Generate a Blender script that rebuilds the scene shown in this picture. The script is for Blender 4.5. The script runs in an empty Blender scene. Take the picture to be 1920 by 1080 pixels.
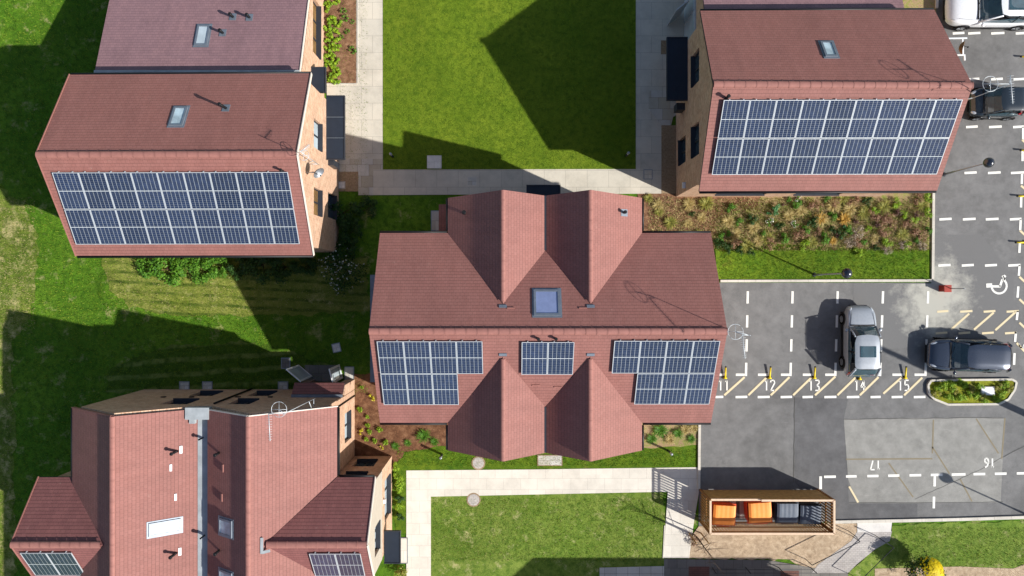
import bpy, bmesh, math, random
from mathutils import Vector, Matrix
random.seed(7)
R = math.radians
S = bpy.context.scene
COL = S.collection
H = 38.0            # height of the drone above the ground, metres
FPX = 35.0 * H      # focal length in photo pixels: 35 px to the metre on the ground

def sc(z): return FPX / (H - z)
def G(px, py, z=0.0):
    """photo pixel -> world point at height z"""
    k = sc(z)
    return Vector(((px - 960) / k, (540 - py) / k, z))
def on_plane(px, py, p, n):
    """photo pixel -> world point on a plane"""
    c = Vector((0, 0, H)); d = Vector(((px - 960) / FPX, (540 - py) / FPX, -1))
    return c + d * ((p - c).dot(n) / d.dot(n))
def C(r, g, b):
    f = lambda c: (c / 12.92 if c <= .04045 else ((c + .055) / 1.055) ** 2.4)
    return (f(r / 255), f(g / 255), f(b / 255), 1)

# ------------------------------------------------------------------ materials
class NT:
    def __init__(s, name):
        s.m = bpy.data.materials.new(name); s.m.use_nodes = True
        s.t = s.m.node_tree; s.b = s.t.nodes['Principled BSDF']
        s.uv = s.n('ShaderNodeTexCoord').outputs['UV']
    def n(s, typ, **kw):
        x = s.t.nodes.new(typ)
        for k, v in kw.items():
            if k in x.inputs: x.inputs[k].default_value = v
            else: setattr(x, k, v)
        return x
    def l(s, a, b): s.t.links.new(a, b)
    def map(s, scale=(1, 1, 1), rot=0, src=None):
        x = s.n('ShaderNodeMapping'); x.inputs['Scale'].default_value = scale
        x.inputs['Rotation'].default_value = (0, 0, rot)
        s.l(src or s.uv, x.inputs['Vector']); return x.outputs[0]
    def noise(s, scale, detail=3, rough=.6, src=None, dist=0):
        x = s.n('ShaderNodeTexNoise'); x.inputs['Scale'].default_value = scale
        x.inputs['Detail'].default_value = detail; x.inputs['Roughness'].default_value = rough
        x.inputs['Distortion'].default_value = dist
        s.l(src or s.uv, x.inputs['Vector']); return x.outputs['Fac']
    def ramp(s, fac, stops):
        x = s.n('ShaderNodeValToRGB'); e = x.color_ramp.elements
        while len(e) < len(stops): e.new(.5)
        for q, (p, c) in zip(e, stops): q.position = p; q.color = c if len(c) == 4 else (*c, 1)
        s.l(fac, x.inputs[0]); return x.outputs[0]
    def mix(s, fac, a, b, mode='MIX'):
        x = s.n('ShaderNodeMix'); x.data_type = 'RGBA'; x.blend_type = mode
        for sock, v in ((x.inputs[0], fac), (x.inputs[6], a), (x.inputs[7], b)):
            if hasattr(v, 'links'): s.l(v, sock)
            else: sock.default_value = v
        return x.outputs[2]
    def math(s, op, a, b=0.0):
        x = s.n('ShaderNodeMath'); x.operation = op
        for sock, v in ((x.inputs[0], a), (x.inputs[1], b)):
            if hasattr(v, 'links'): s.l(v, sock)
            else: sock.default_value = v
        return x.outputs[0]
    def bump(s, h, dist=.01, strength=1.0, prev=None):
        x = s.n('ShaderNodeBump'); x.inputs['Distance'].default_value = dist
        x.inputs['Strength'].default_value = strength
        s.l(h, x.inputs['Height'])
        if prev: s.l(prev, x.inputs['Normal'])
        return x.outputs[0]
    def done(s, col=None, rough=.8, metal=0, spec=.3, normal=None, **kw):
        b = s.b
        if col is not None:
            if hasattr(col, 'links'): s.l(col, b.inputs['Base Color'])
            else: b.inputs['Base Color'].default_value = col
        if hasattr(rough, 'links'): s.l(rough, b.inputs['Roughness'])
        else: b.inputs['Roughness'].default_value = rough
        b.inputs['Metallic'].default_value = metal
        b.inputs['Specular IOR Level'].default_value = spec
        if normal: s.l(normal, b.inputs['Normal'])
        for k, v in kw.items(): b.inputs[k.replace('_', ' ')].default_value = v
        return s.m
def grey(v): return (v, v, v, 1)
def mul(c, k): return (c[0] * k, c[1] * k, c[2] * k, 1)

def plain(name, c, rough=.6, metal=0, spec=.3, var=.18, scale=3., **kw):
    t = NT(name)
    f = t.noise(scale, 4)
    col = t.ramp(f, [(.3, mul(c, 1 - var)), (.7, mul(c, 1 + var))])
    return t.done(col, rough, metal, spec, **kw)

def tile_mat(name, c1, c2, gauge=.155, width=.19, dark=.66):
    t = NT(name)
    sep = t.n('ShaderNodeSeparateXYZ'); t.l(t.uv, sep.inputs[0])
    v = t.math('DIVIDE', sep.outputs[1], gauge)
    fr = t.math('FRACT', v)                                # 0 at a course's lower edge
    br = t.n('ShaderNodeTexBrick'); t.l(t.uv, br.inputs['Vector'])
    br.inputs['Scale'].default_value = 1; br.inputs['Brick Width'].default_value = width
    br.inputs['Row Height'].default_value = gauge; br.inputs['Mortar Size'].default_value = .004
    br.inputs['Color1'].default_value = c1; br.inputs['Color2'].default_value = c2
    br.inputs['Mortar'].default_value = mul(c1, .5); br.offset = .5
    big = t.noise(.35, 5, .7)
    tint = t.ramp(big, [(.25, grey(.86)), (.5, grey(1)), (.8, (1.08, 1.05, 1.02, 1))])
    col = t.mix(1, br.outputs['Color'], tint, 'MULTIPLY')
    fine = t.noise(60, 2, .8)
    col = t.mix(1, col, t.ramp(fine, [(.3, grey(.84)), (.7, grey(1.12))]), 'MULTIPLY')
    odd = t.noise(8.5, 1, .4)
    col = t.mix(t.ramp(odd, [(.66, grey(0)), (.74, grey(.2))]), col, mul(c1, .62))
    streak = t.noise(1, 4, .7, src=t.map((2.2, .25, 1)))
    col = t.mix(1, col, t.ramp(streak, [(.3, grey(.9)), (.7, grey(1.06))]), 'MULTIPLY')
    lich = t.noise(3.1, 6, .75)
    col = t.mix(t.ramp(lich, [(.64, grey(0)), (.76, grey(.5))]), col, (.42, .33, .26, 1))
    gap = t.ramp(fr, [(.0, grey(dark)), (.16, grey(1))])   # the open joint under each course
    col = t.mix(1, col, gap, 'MULTIPLY')
    h = t.math('SUBTRACT', 1.0, fr)
    nm = t.bump(h, .02, .55); nm = t.bump(fine, .004, .6, nm)
    return t.done(col, .72, spec=.35, normal=nm)

def brick_mat(name, c1, c2, mortar):
    t = NT(name)
    br = t.n('ShaderNodeTexBrick'); t.l(t.uv, br.inputs['Vector'])
    br.inputs['Scale'].default_value = 1; br.inputs['Brick Width'].default_value = .225
    br.inputs['Row Height'].default_value = .075; br.inputs['Mortar Size'].default_value = .006
    br.inputs['Color1'].default_value = c1; br.inputs['Color2'].default_value = c2
    br.inputs['Mortar'].default_value = mortar; br.inputs['Bias'].default_value = -.1
    f = t.noise(1.2, 5, .7); g = t.noise(40, 2)
    cell = t.noise(1, 2, .7, src=t.map((4.4, 13.3, 1)))
    col = t.mix(t.ramp(cell, [(.46, grey(0)), (.66, grey(.6))]), br.outputs['Color'], mul(c1, .5))
    col = t.mix(1, col, t.ramp(f, [(.3, grey(.82)), (.7, grey(1.12))]), 'MULTIPLY')
    nm = t.bump(br.outputs['Fac'], .006, -.6); nm = t.bump(g, .003, .5, nm)
    return t.done(col, .85, spec=.2, normal=nm)

def grass_mat(name, a, b, c, dry=None, dry_amt=.72, stripes=None, vary=.12):
    """a dark, b mid, c light; dry = straw patches"""
    t = NT(name)
    big = t.noise(.45, 5, .65); huge = t.noise(.14, 4, .6, dist=.8); med = t.noise(3.2, 4, .7); fine = t.noise(26, 3, .8); ff = t.noise(70, 2, .8)
    col = t.ramp(big, [(.3, b), (.55, t_mid(b, c)), (.75, c)])
    col = t.mix(1, col, t.ramp(huge, [(.3, grey(1 - vary)), (.5, grey(1)), (.72, grey(1 + vary*.8))]), 'MULTIPLY')
    col = t.mix(t.ramp(med, [(.35, grey(.75)), (.58, grey(0))]), col, a)
    col = t.mix(1, col, t.ramp(fine, [(.28, grey(.45)), (.5, grey(1)), (.75, grey(1.5))]), 'MULTIPLY')
    col = t.mix(1, col, t.ramp(ff, [(.3, grey(.7)), (.7, grey(1.25))]), 'MULTIPLY')
    if stripes:
        sv = t.map((1, 1, 1), stripes[1])
        w = t.n('ShaderNodeTexWave'); w.wave_type = 'BANDS'; w.bands_direction = 'Y'
        w.inputs['Scale'].default_value = stripes[0]; w.inputs['Distortion'].default_value = 1.6
        w.inputs['Detail'].default_value = 3; w.inputs['Detail Scale'].default_value = .8
        t.l(sv, w.inputs['Vector'])
        brk = t.noise(1.6, 3)
        col = t.mix(t.math('MULTIPLY', t.ramp(w.outputs['Fac'], [(.58, grey(0)), (.92, grey(.85))]),
                           t.ramp(brk, [(.35, grey(.1)), (.6, grey(1))])), col, stripes[2])
    if dry:
        dn = t.noise(1.1, 6, .75)
        col = t.mix(t.ramp(dn, [(dry_amt - .1, grey(0)), (dry_amt + .04, grey(.85))]), col, dry)
    nm = t.bump(fine, .05, .8); nm = t.bump(ff, .02, .6, nm)
    return t.done(col, .85, spec=.12, normal=nm)
def t_mid(a, b): return tuple((x + y) / 2 for x, y in zip(a, b))

def ground_mat(name, stops, scale, fine=40, bump=.03, rough=.9, contrast=.35, big=.5):
    t = NT(name)
    f = t.noise(scale, 6, .75, dist=.4)
    col = t.ramp(f, stops)
    g = t.noise(fine, 3, .8)
    col = t.mix(1, col, t.ramp(g, [(.25, grey(1 - contrast)), (.75, grey(1 + contrast))]), 'MULTIPLY')
    bg = t.noise(big, 4, .6)
    col = t.mix(1, col, t.ramp(bg, [(.3, grey(.85)), (.7, grey(1.12))]), 'MULTIPLY')
    nm = t.bump(g, bump, .8)
    return t.done(col, rough, spec=.15, normal=nm)

def slab_mat(name, c1, c2, w=.6, h=.6, mortar=None, offset=.5, stain=.75):
    t = NT(name)
    br = t.n('ShaderNodeTexBrick'); t.l(t.uv, br.inputs['Vector'])
    br.inputs['Scale'].default_value = 1; br.inputs['Brick Width'].default_value = w
    br.inputs['Row Height'].default_value = h; br.inputs['Mortar Size'].default_value = .007
    br.inputs['Color1'].default_value = c1; br.inputs['Color2'].default_value = c2
    br.inputs['Mortar'].default_value = mortar or mul(c1, .62); br.offset = offset
    f = t.noise(.7, 6, .7); g = t.noise(30, 3, .7)
    col = t.mix(1, br.outputs['Color'], t.ramp(f, [(.28, grey(stain)), (.55, grey(1)), (.8, grey(1.08))]), 'MULTIPLY')
    col = t.mix(1, col, t.ramp(g, [(.25, grey(.9)), (.75, grey(1.08))]), 'MULTIPLY')
    return t.done(col, .85, spec=.2, normal=t.bump(g, .004, .5))

def asphalt_mat(name, base, patchy=.35, speck=.35):
    t = NT(name)
    big = t.noise(.22, 6, .65, dist=.6); med = t.noise(1.6, 5, .7); sp = t.noise(55, 2, .9)
    col = t.ramp(big, [(.28, mul(base, 1 - patchy)), (.5, base), (.72, mul(base, 1 + patchy))])
    col = t.mix(1, col, t.ramp(med, [(.28, grey(.78)), (.72, grey(1.18))]), 'MULTIPLY')
    scf = t.noise(1, 4, .75, src=t.map((.5, 3.2, 1), R(35)))
    col = t.mix(t.ramp(scf, [(.62, grey(0)), (.78, grey(.3))]), col, mul(base, 1.9))
    col = t.mix(1, col, t.ramp(sp, [(.25, grey(1 - speck)), (.5, grey(1)), (.8, grey(1 + speck * 1.6))]), 'MULTIPLY')
    oil = t.noise(.9, 3, .5)
    col = t.mix(t.ramp(oil, [(.66, grey(0)), (.78, grey(.4))]), col, mul(base, .45))
    return t.done(col, .88, spec=.22, normal=t.bump(sp, .008, .7))

def leaf_mat(name, a, b, tw=.25, rough=.55):
    t = NT(name)
    g = t.n('ShaderNodeNewGeometry').outputs['Random Per Island']
    col = t.ramp(g, [(0, a), (.55, t_mid(a, b)), (1, b)])
    m = t.done(col, rough, spec=.25)
    tr = t.n('ShaderNodeBsdfTranslucent'); t.l(col, tr.inputs['Color'])
    mx = t.n('ShaderNodeMixShader'); mx.inputs[0].default_value = tw
    out = t.t.nodes['Material Output']
    t.l(t.b.outputs[0], mx.inputs[1]); t.l(tr.outputs[0], mx.inputs[2]); t.l(mx.outputs[0], out.inputs['Surface'])
    return m

def worn_paint(name, c, under):
    t = NT(name)
    f = t.noise(6, 6, .8)
    col = t.mix(t.ramp(f, [(.62, grey(0)), (.74, grey(.7))]), c, under)
    return t.done(col, .75, spec=.25)

def solar_mat():
    t = NT('solar_cells')
    sep = t.n('ShaderNodeSeparateXYZ'); t.l(t.uv, sep.inputs[0])
    def line(v, n, w, lo=0.):
        f = t.math('FRACT', t.math('MULTIPLY', v, n))
        d = t.math('ABSOLUTE', t.math('SUBTRACT', f, .5))
        return t.math('GREATER_THAN', d, .5 - w)
    u, v = sep.outputs[0], sep.outputs[1]
    cols = line(u, 6, .042); rows = line(v, 18, .05); mid = line(t.math('ADD', v, .5), 1, .009)
    cell = t.noise(7, 2)
    geo = t.n('ShaderNodeObjectInfo').outputs['Random']
    dark = t.ramp(cell, [(.3, C(25, 35, 57)), (.7, C(38, 51, 79))])
    dark = t.mix(1, dark, t.ramp(geo, [(0, (.74, .78, .82, 1)), (1, (1.25, 1.23, 1.2, 1))]), 'MULTIPLY')
    col = t.mix(t.math('MULTIPLY', rows, .5), dark, C(150, 156, 160))
    col = t.mix(t.math('MULTIPLY', cols, .62), col, C(190, 196, 194))
    col = t.mix(mid, col, C(190, 196, 198))
    return t.done(col, .16, spec=.55, Coat_Weight=.4, Coat_Roughness=.05)

def paint_mat(name, c, rough=.28, metal=.0, coat=.8):
    t = NT(name)
    f = t.noise(9, 3)
    col = t.ramp(f, [(.3, mul(c, .94)), (.7, mul(c, 1.05))])
    return t.done(col, rough, metal, .5, Coat_Weight=coat, Coat_Roughness=.06)

M = {}
M['tile'] = tile_mat('red_roof_tile', C(145, 98, 90), C(140, 93, 85))
M['tile_big'] = tile_mat('red_roof_tile_wide', C(134, 86, 82), C(126, 80, 77), .165, .22, .36)
M['tile_grey'] = tile_mat('plum_roof_tile', C(142, 110, 113), C(133, 103, 107))
M['ridge'] = plain('ridge_tile', C(148, 101, 92), .7, var=.12, scale=4)
M['brick'] = brick_mat('buff_brick', C(192, 148, 120), C(210, 176, 148), C(206, 190, 168))
M['brick_shade'] = brick_mat('buff_brick_shaded', C(156, 122, 104), C(138, 104, 90), C(178, 164, 148))  # same brick as the buff one, with shade put into its colours
M['render'] = plain('render_coat', C(176, 166, 152), .9, var=.06)
M['trim'] = plain('pale_trim', C(214, 202, 190), .6, var=.05)
M['dark'] = plain('dark_grey_metal', C(52, 55, 62), .45, .2, var=.1)
M['slate'] = plain('slate_blue_canopy', C(34, 42, 54), .6, .0, spec=.25, var=.1)
M['canopy_seam'] = plain('canopy_seam', C(120, 130, 140), .4, .5)
M['lead'] = plain('lead_sheet', C(164, 170, 172), .6, .15, var=.2, scale=1.5)
M['flash'] = plain('flashing_grey', C(122, 130, 140), .5, .4, var=.15)
M['white'] = plain('white_plastic', C(222, 224, 224), .45, var=.04)
M['alu'] = plain('aluminium', C(190, 195, 198), .45, .25, var=.08)
M['grey_metal'] = plain('galvanised', C(150, 154, 158), .4, .6)
M['black'] = plain('black_plastic', C(24, 24, 26), .5, var=.2)
M['rubber'] = plain('tyre_rubber', C(22, 22, 23), .85, spec=.15)
M['glass'] = plain('window_glass', C(52, 66, 76), .06, spec=.6, var=.3, scale=1.2, Coat_Weight=.5)
M['glass_brown_refl'] = plain('window_brown_reflection', C(128, 98, 58), .08, spec=.55, var=.4, scale=1.5)  # brown interior reflections put into the pane colour
M['glass_pale'] = plain('window_glass_lit', C(176, 188, 194), .1, spec=.5, var=.15, scale=1.2)  # bluish white of a lit pane put into the glass colour
M['glass_sky'] = plain('rooflight_glass', C(128, 140, 176), .07, spec=.7, var=.1, Coat_Weight=.6)
M['glass_mix'] = plain('rooflight_glass_pale', C(172, 190, 196), .09, spec=.6, var=.45, scale=1.4)
M['blind'] = plain('rooflight_white_blind', C(236, 236, 232), .3, spec=.5, var=.03)
M['solar'] = solar_mat()
# ground
M['lawn'] = grass_mat('courtyard_turf', C(66, 92, 18), C(90, 116, 24), C(122, 138, 38), C(140, 138, 60), .74, vary=.2)
M['field'] = grass_mat('rough_turf', C(46, 80, 16), C(72, 114, 22), C(106, 140, 38), C(172, 164, 112), .66, vary=.26)
M['mown'] = grass_mat('striped_turf', C(86, 104, 34), C(118, 128, 50), C(150, 150, 80), C(176, 170, 112), .66, (.62, R(3), C(52, 78, 20)), .2)
M['rough'] = grass_mat('tufty_rough_grass', C(62, 84, 26), C(94, 116, 40), C(132, 142, 62), C(190, 176, 124), .6, vary=.25)
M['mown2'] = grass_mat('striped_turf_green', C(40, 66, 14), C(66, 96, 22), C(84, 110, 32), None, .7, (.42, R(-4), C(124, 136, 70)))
M['verge'] = grass_mat('verge_turf', C(48, 84, 16), C(80, 114, 22), C(116, 132, 36), C(130, 124, 60), .7, vary=.34)
M['lawn2'] = grass_mat('worn_turf', C(66, 98, 28), C(102, 128, 44), C(134, 148, 70), C(186, 178, 128), .66, vary=.2)
M['island'] = grass_mat('low_ground_cover', C(84, 84, 26), C(120, 124, 30), C(152, 156, 48), C(128, 96, 54), .68, vary=.2)
M['mulch'] = ground_mat('bark_mulch', [(.28, C(82, 58, 42)), (.5, C(130, 96, 72)), (.72, C(168, 134, 104))], 3.5, 30, .05, contrast=.5)
M['mulch_red'] = ground_mat('dark_bark', [(.28, C(66, 42, 30)), (.5, C(112, 78, 56)), (.72, C(148, 112, 84))], 3, 28, .05, contrast=.5)
M['bark_pale'] = ground_mat('pale_bark', [(.28, C(140, 120, 98)), (.5, C(180, 158, 132)), (.74, C(204, 186, 160))], 4, 34, .05, contrast=.4)
M['gravel'] = ground_mat('brown_gravel', [(.3, C(130, 108, 84)), (.7, C(168, 146, 118))], 9, 50, .03)
M['soil_grass'] = ground_mat('weedy_soil', [(.26, C(138, 112, 86)), (.46, C(164, 140, 106)), (.58, C(138, 142, 74)), (.75, C(104, 130, 46))], 2.4, 34, .05, contrast=.5)
M['path'] = slab_mat('pale_paving', C(216, 210, 198), C(208, 202, 190), .9, .6, mul(C(206, 198, 186), .74), stain=.8)
M['path_s'] = slab_mat('paving_slabs', C(200, 192, 176), C(190, 184, 170), 1.15, .9, mul(C(160, 154, 142), .8))
M['slab_mix'] = slab_mat('mixed_slabs', C(196, 194, 188), C(174, 166, 148), .62, .6, C(120, 114, 104), .35)
M['slab_grey'] = slab_mat('grey_slabs', C(196, 192, 184), C(180, 176, 168), .62, .9, C(60, 60, 52), 0)
M['cobble'] = slab_mat('block_paving', C(188, 182, 176), C(172, 166, 162), .2, .1, C(140, 134, 128), .5)
M['dark_pave'] = slab_mat('dark_paving', C(126, 122, 116), C(112, 108, 104), .5, .5, C(84, 80, 76), .3)
M['redblock'] = slab_mat('red_block_paving', C(120, 84, 74), C(108, 76, 70), .22, .11, C(84, 66, 60), .5)
M['concrete'] = slab_mat('concrete_pale', C(214, 210, 204), C(206, 202, 196), 3, 3)
M['kerb'] = slab_mat('kerb_stone', C(206, 200, 188), C(196, 190, 178), .92, 5)
M['asphalt'] = asphalt_mat('asphalt', (.152, .150, .147, 1), .26)
M['asphalt_new'] = asphalt_mat('asphalt_dark', (.115, .114, .116, 1), .2, .3)
M['asphalt_old'] = asphalt_mat('old_asphalt', (.245, .24, .222, 1), .14, .35)
M['dust'] = asphalt_mat('dusty_asphalt', (.30, .29, .255, 1), .5)
M['paintline'] = worn_paint('white_road_paint', C(226, 224, 216), (.16, .16, .155, 1))
M['creamline'] = worn_paint('cream_road_paint', C(212, 196, 160), (.16, .16, .15, 1))
M['oldline'] = worn_paint('faded_yellow_paint', C(126, 116, 94), (.19, .188, .175, 1))
M['darkline'] = plain('thin_dark_line', (.1, .098, .09, 1), .9)
# plants
M['lf_lime'] = leaf_mat('lime_leaf', C(88, 128, 20), C(160, 186, 50))
M['lf_yellow'] = leaf_mat('yellow_leaf', C(170, 160, 30), C(214, 200, 70))
M['lf_green'] = leaf_mat('green_leaf', C(52, 98, 20), C(104, 150, 44))
M['lf_dark'] = leaf_mat('dark_leaf', C(26, 54, 20), C(62, 96, 36))
M['lf_teal'] = leaf_mat('bluegreen_leaf', C(48, 104, 60), C(98, 150, 92))
M['lf_straw'] = leaf_mat('straw_blade', C(150, 130, 70), C(206, 188, 128))
M['lf_olive'] = leaf_mat('olive_blade', C(110, 118, 44), C(174, 166, 84))
M['lf_brown'] = leaf_mat('brown_twig', C(110, 78, 58), C(172, 134, 106), .1)
M['lf_grey'] = leaf_mat('grey_twig', C(142, 124, 110), C(192, 176, 158), .1)
M['lf_plum'] = leaf_mat('plum_leaf', C(66, 44, 42), C(112, 80, 70), .1)
M['lf_orange'] = leaf_mat('orange_blade', C(168, 128, 46), C(204, 168, 84))
M['lf_forsythia'] = leaf_mat('yellow_blossom', C(214, 186, 14), C(240, 218, 30))
M['petal'] = leaf_mat('white_petal', C(222, 222, 214), C(240, 238, 230))
M['blade'] = leaf_mat('grass_blade', C(66, 104, 14), C(136, 154, 44), .3, .7)
M['blade_c'] = leaf_mat('lawn_blade', C(76, 108, 14), C(132, 152, 36), .3, .7)
M['blade_dry'] = leaf_mat('dry_blade', C(120, 116, 60), C(190, 178, 124), .2, .8)
M['stem'] = plain('brown_stem', C(92, 72, 54), .9)
M['bark'] = plain('tree_bark', C(84, 70, 58), .9, var=.3, scale=8)
# street things
M['timber'] = plain('tan_timber', C(170, 134, 80), .8, var=.25, scale=5)
M['timber_dark'] = plain('treated_timber', C(140, 98, 54), .8, var=.25, scale=5)
M['timber_pale'] = plain('sawn_timber_top', C(214, 186, 158), .8, var=.12, scale=6)
M['pole'] = plain('pole_timber', C(80, 66, 52), .9, var=.3)
M['bin_orange'] = plain('orange_lid', C(248, 150, 70), .5, var=.06)
M['bin_red'] = plain('orange_bin_rim', C(214, 82, 40), .5, var=.1)
M['bin_grey'] = plain('grey_bin', C(96, 104, 116), .42, var=.08)
M['bin_dark'] = plain('dark_bin', C(52, 58, 68), .45, var=.1)
M['yellow'] = plain('yellow_paint', C(222, 194, 30), .45, var=.08)
M['redbox'] = plain('red_paint', C(150, 50, 36), .5, var=.15)
M['lampball'] = plain('black_globe', C(30, 34, 44), .18, spec=.6, Coat_Weight=.6)
M['rust'] = plain('rusty_brown', C(112, 78, 44), .6, var=.35, scale=5)
M['silver'] = paint_mat('silver_paint', C(150, 156, 163), .34, .1, .5)
M['navy'] = paint_mat('slate_blue_paint', C(58, 66, 80), .22, .45, 1)
M['carblack'] = paint_mat('charcoal_paint', C(42, 50, 56), .2, .3, 1)
M['carwhite'] = paint_mat('white_paint', C(228, 230, 232), .3, 0)
M['carglass'] = plain('car_glass', C(58, 84, 94), .05, spec=.6, var=.25, Alpha=.72)
M['trimblack'] = plain('car_interior', C(38, 38, 42), .8)
M['dash'] = plain('car_dashboard', C(120, 124, 126), .8, var=.3, scale=6)
M['headlight'] = plain('headlight_lens', C(206, 212, 216), .08, .3, spec=.7)
M['tail'] = plain('tail_lens', C(176, 20, 24), .15, spec=.6)
M['plate'] = plain('plate_yellow', C(214, 190, 60), .4)
M['chrome'] = plain('bright_metal', C(200, 204, 208), .15, .9)
SUN, SKY, EXPO = 4.3, .078, .72
# ------------------------------------------------------------------ mesh builder
def axes_for(n):
    n = n.normalized()
    if abs(n.z) > .995: return Vector((1, 0, 0)), Vector((0, 1, 0))
    u = Vector((0, 0, 1)).cross(n).normalized()
    return u, n.cross(u)

class MB:
    def __init__(s): s.v = []; s.f = []; s.mi = []; s.uv = []; s.sm = []
    def face(s, pts, mi=0, uv=None, smooth=False):
        pts = [Vector(p) for p in pts]; b = len(s.v); s.v += pts
        s.f.append(list(range(b, b + len(pts)))); s.mi.append(mi); s.sm.append(smooth)
        if uv is None:
            n = Vector((0, 0, 0))
            for i in range(len(pts)):
                a, c = pts[i], pts[(i + 1) % len(pts)]; n += a.cross(c)
            if n.length < 1e-12: n = Vector((0, 0, 1))
            u, w = axes_for(n)
            uv = [(p.dot(u), p.dot(w)) for p in pts]
        s.uv.append(uv)
    def grid(s, rows, mi=0, smooth=True, closed=False):
        """rows of points joined into a shared-vertex surface"""
        b = len(s.v); n = len(rows[0])
        for r in rows: s.v += [Vector(p) for p in r]
        for i in range(len(rows) - 1):
            for j in range(n if closed else n - 1):
                k = (j + 1) % n
                q = [b + i * n + j, b + i * n + k, b + (i + 1) * n + k, b + (i + 1) * n + j]
                s.f.append(q); s.mi.append(mi); s.sm.append(smooth)
                s.uv.append([(s.v[x].x, s.v[x].y) for x in q])
        return b
    def cap(s, idx, mi=0, smooth=False):
        s.f.append(list(idx)); s.mi.append(mi); s.sm.append(smooth)
        s.uv.append([(s.v[x].x, s.v[x].y) for x in idx])
    def obox(s, c, ax, ay, az, hx, hy, hz, mi=0):
        c = Vector(c); ax, ay, az = Vector(ax) * hx, Vector(ay) * hy, Vector(az) * hz
        P = lambda i, j, k: c + ax * i + ay * j + az * k
        for q in (((-1,-1,1),(1,-1,1),(1,1,1),(-1,1,1)), ((-1,1,-1),(1,1,-1),(1,-1,-1),(-1,-1,-1)),
                  ((-1,-1,-1),(1,-1,-1),(1,-1,1),(-1,-1,1)), ((1,-1,-1),(1,1,-1),(1,1,1),(1,-1,1)),
                  ((1,1,-1),(-1,1,-1),(-1,1,1),(1,1,1)), ((-1,1,-1),(-1,-1,-1),(-1,-1,1),(-1,1,1))):
            s.face([P(*t) for t in q], mi)
    def box(s, x0, x1, y0, y1, z0, z1, mi=0):
        s.obox(((x0+x1)/2, (y0+y1)/2, (z0+z1)/2), (1,0,0), (0,1,0), (0,0,1), abs(x1-x0)/2, abs(y1-y0)/2, abs(z1-z0)/2, mi)
    def bar(s, a, b, w, t, up=(0, 0, 1), mi=0):
        a, b = Vector(a), Vector(b); d = (b - a).normalized(); up = Vector(up)
        if abs(d.dot(up)) > .98: up = Vector((0, 1, 0))
        side = d.cross(up).normalized(); u2 = side.cross(d)
        s.obox((a + b) / 2, d, side, u2, (b - a).length / 2, w / 2, t / 2, mi)
    def tube(s, pts, r, n=8, mi=0, caps=True):
        pts = [Vector(p) for p in pts]; rows = []
        rr = r if isinstance(r, (list, tuple)) else [r] * len(pts)
        for i, p in enumerate(pts):
            d = (pts[min(i+1, len(pts)-1)] - pts[max(i-1, 0)]).normalized()
            a = d.orthogonal().normalized() if abs(d.z) < .9 else Vector((1,0,0)).cross(d).normalized()
            b2 = d.cross(a)
            rows.append([p + (a * math.cos(q) + b2 * math.sin(q)) * rr[i] for q in [2*math.pi*k/n for k in range(n)]])
        b = s.grid(rows, mi, True, True)
        if caps:
            s.cap([b + k for k in range(n)][::-1], mi); e = b + (len(rows)-1)*n; s.cap([e + k for k in range(n)], mi)
    def ball(s, c, r, n=16, m=10, mi=0, sz=1.0):
        c = Vector(c); rows = []
        for i in range(m + 1):
            t = math.pi * (i / m) * .998 + .001
            rows.append([c + Vector((math.sin(t)*math.cos(2*math.pi*k/n), math.sin(t)*math.sin(2*math.pi*k/n), -math.cos(t)*sz)) * r for k in range(n)])
        s.grid(rows, mi, True, True)
    def slab(s, poly, th=.12, mi=0, side=1):
        """a tilted sheet: top polygon, straight-down thickness"""
        top = [Vector(p) for p in poly]; lo = [p - Vector((0,0,th)) for p in top]
        s.face(top, mi); s.face(lo[::-1], side)
        for i in range(len(top)):
            j = (i + 1) % len(top)
            s.face([lo[i], lo[j], top[j], top[i]], side)
    def prism(s, poly, z0, z1, mi=0, side=None):
        side = mi if side is None else side
        t = [Vector((p[0], p[1], z1)) for p in poly]; b = [Vector((p[0], p[1], z0)) for p in poly]
        s.face(t, mi); s.face(b[::-1], side)
        for i in range(len(t)):
            j = (i + 1) % len(t); s.face([b[i], b[j], t[j], t[i]], side)
    def extrude(s, poly, d, mi=0):
        """closed solid from a 3-D polygon pushed along d"""
        d = Vector(d); a = [Vector(p) for p in poly]; b = [p + d for p in a]
        n = Vector((0,0,0))
        for i in range(len(a)): n += a[i].cross(a[(i+1) % len(a)])
        if n.dot(d) > 0: a, b = b, a        # face a looks away from the push
        if n.dot(d) > 0: a = a[::1]
        A = [Vector(p) for p in poly]; B = [p + d for p in A]
        if n.dot(d) > 0: A = A[::-1]; B = B[::-1]
        s.face(A, mi); s.face(B[::-1], mi)
        for i in range(len(A)):
            j = (i + 1) % len(A); s.face([A[j], A[i], B[i], B[j]], mi)
    def build(s, name, mats, parent=None, weld=False):
        off = Vector((0,0,0))
        p = parent
        while p: off += p.location; p = p.parent
        me = bpy.data.meshes.new(name)
        me.from_pydata([v - off for v in s.v], [], s.f)
        for m in (mats if isinstance(mats, (list, tuple)) else [mats]): me.materials.append(M[m])
        me.polygons.foreach_set('material_index', s.mi)
        me.polygons.foreach_set('use_smooth', s.sm)
        ul = me.uv_layers.new(name='UVMap')
        flat = [c for f in s.uv for p in f for c in p]
        ul.data.foreach_set('uv', flat)
        if weld:
            bm = bmesh.new(); bm.from_mesh(me); bmesh.ops.remove_doubles(bm, verts=bm.verts, dist=1e-4)
            bm.to_mesh(me); bm.free()
        me.update()
        o = bpy.data.objects.new(name, me); COL.objects.link(o)
        if parent: o.parent = parent
        return o

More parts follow.
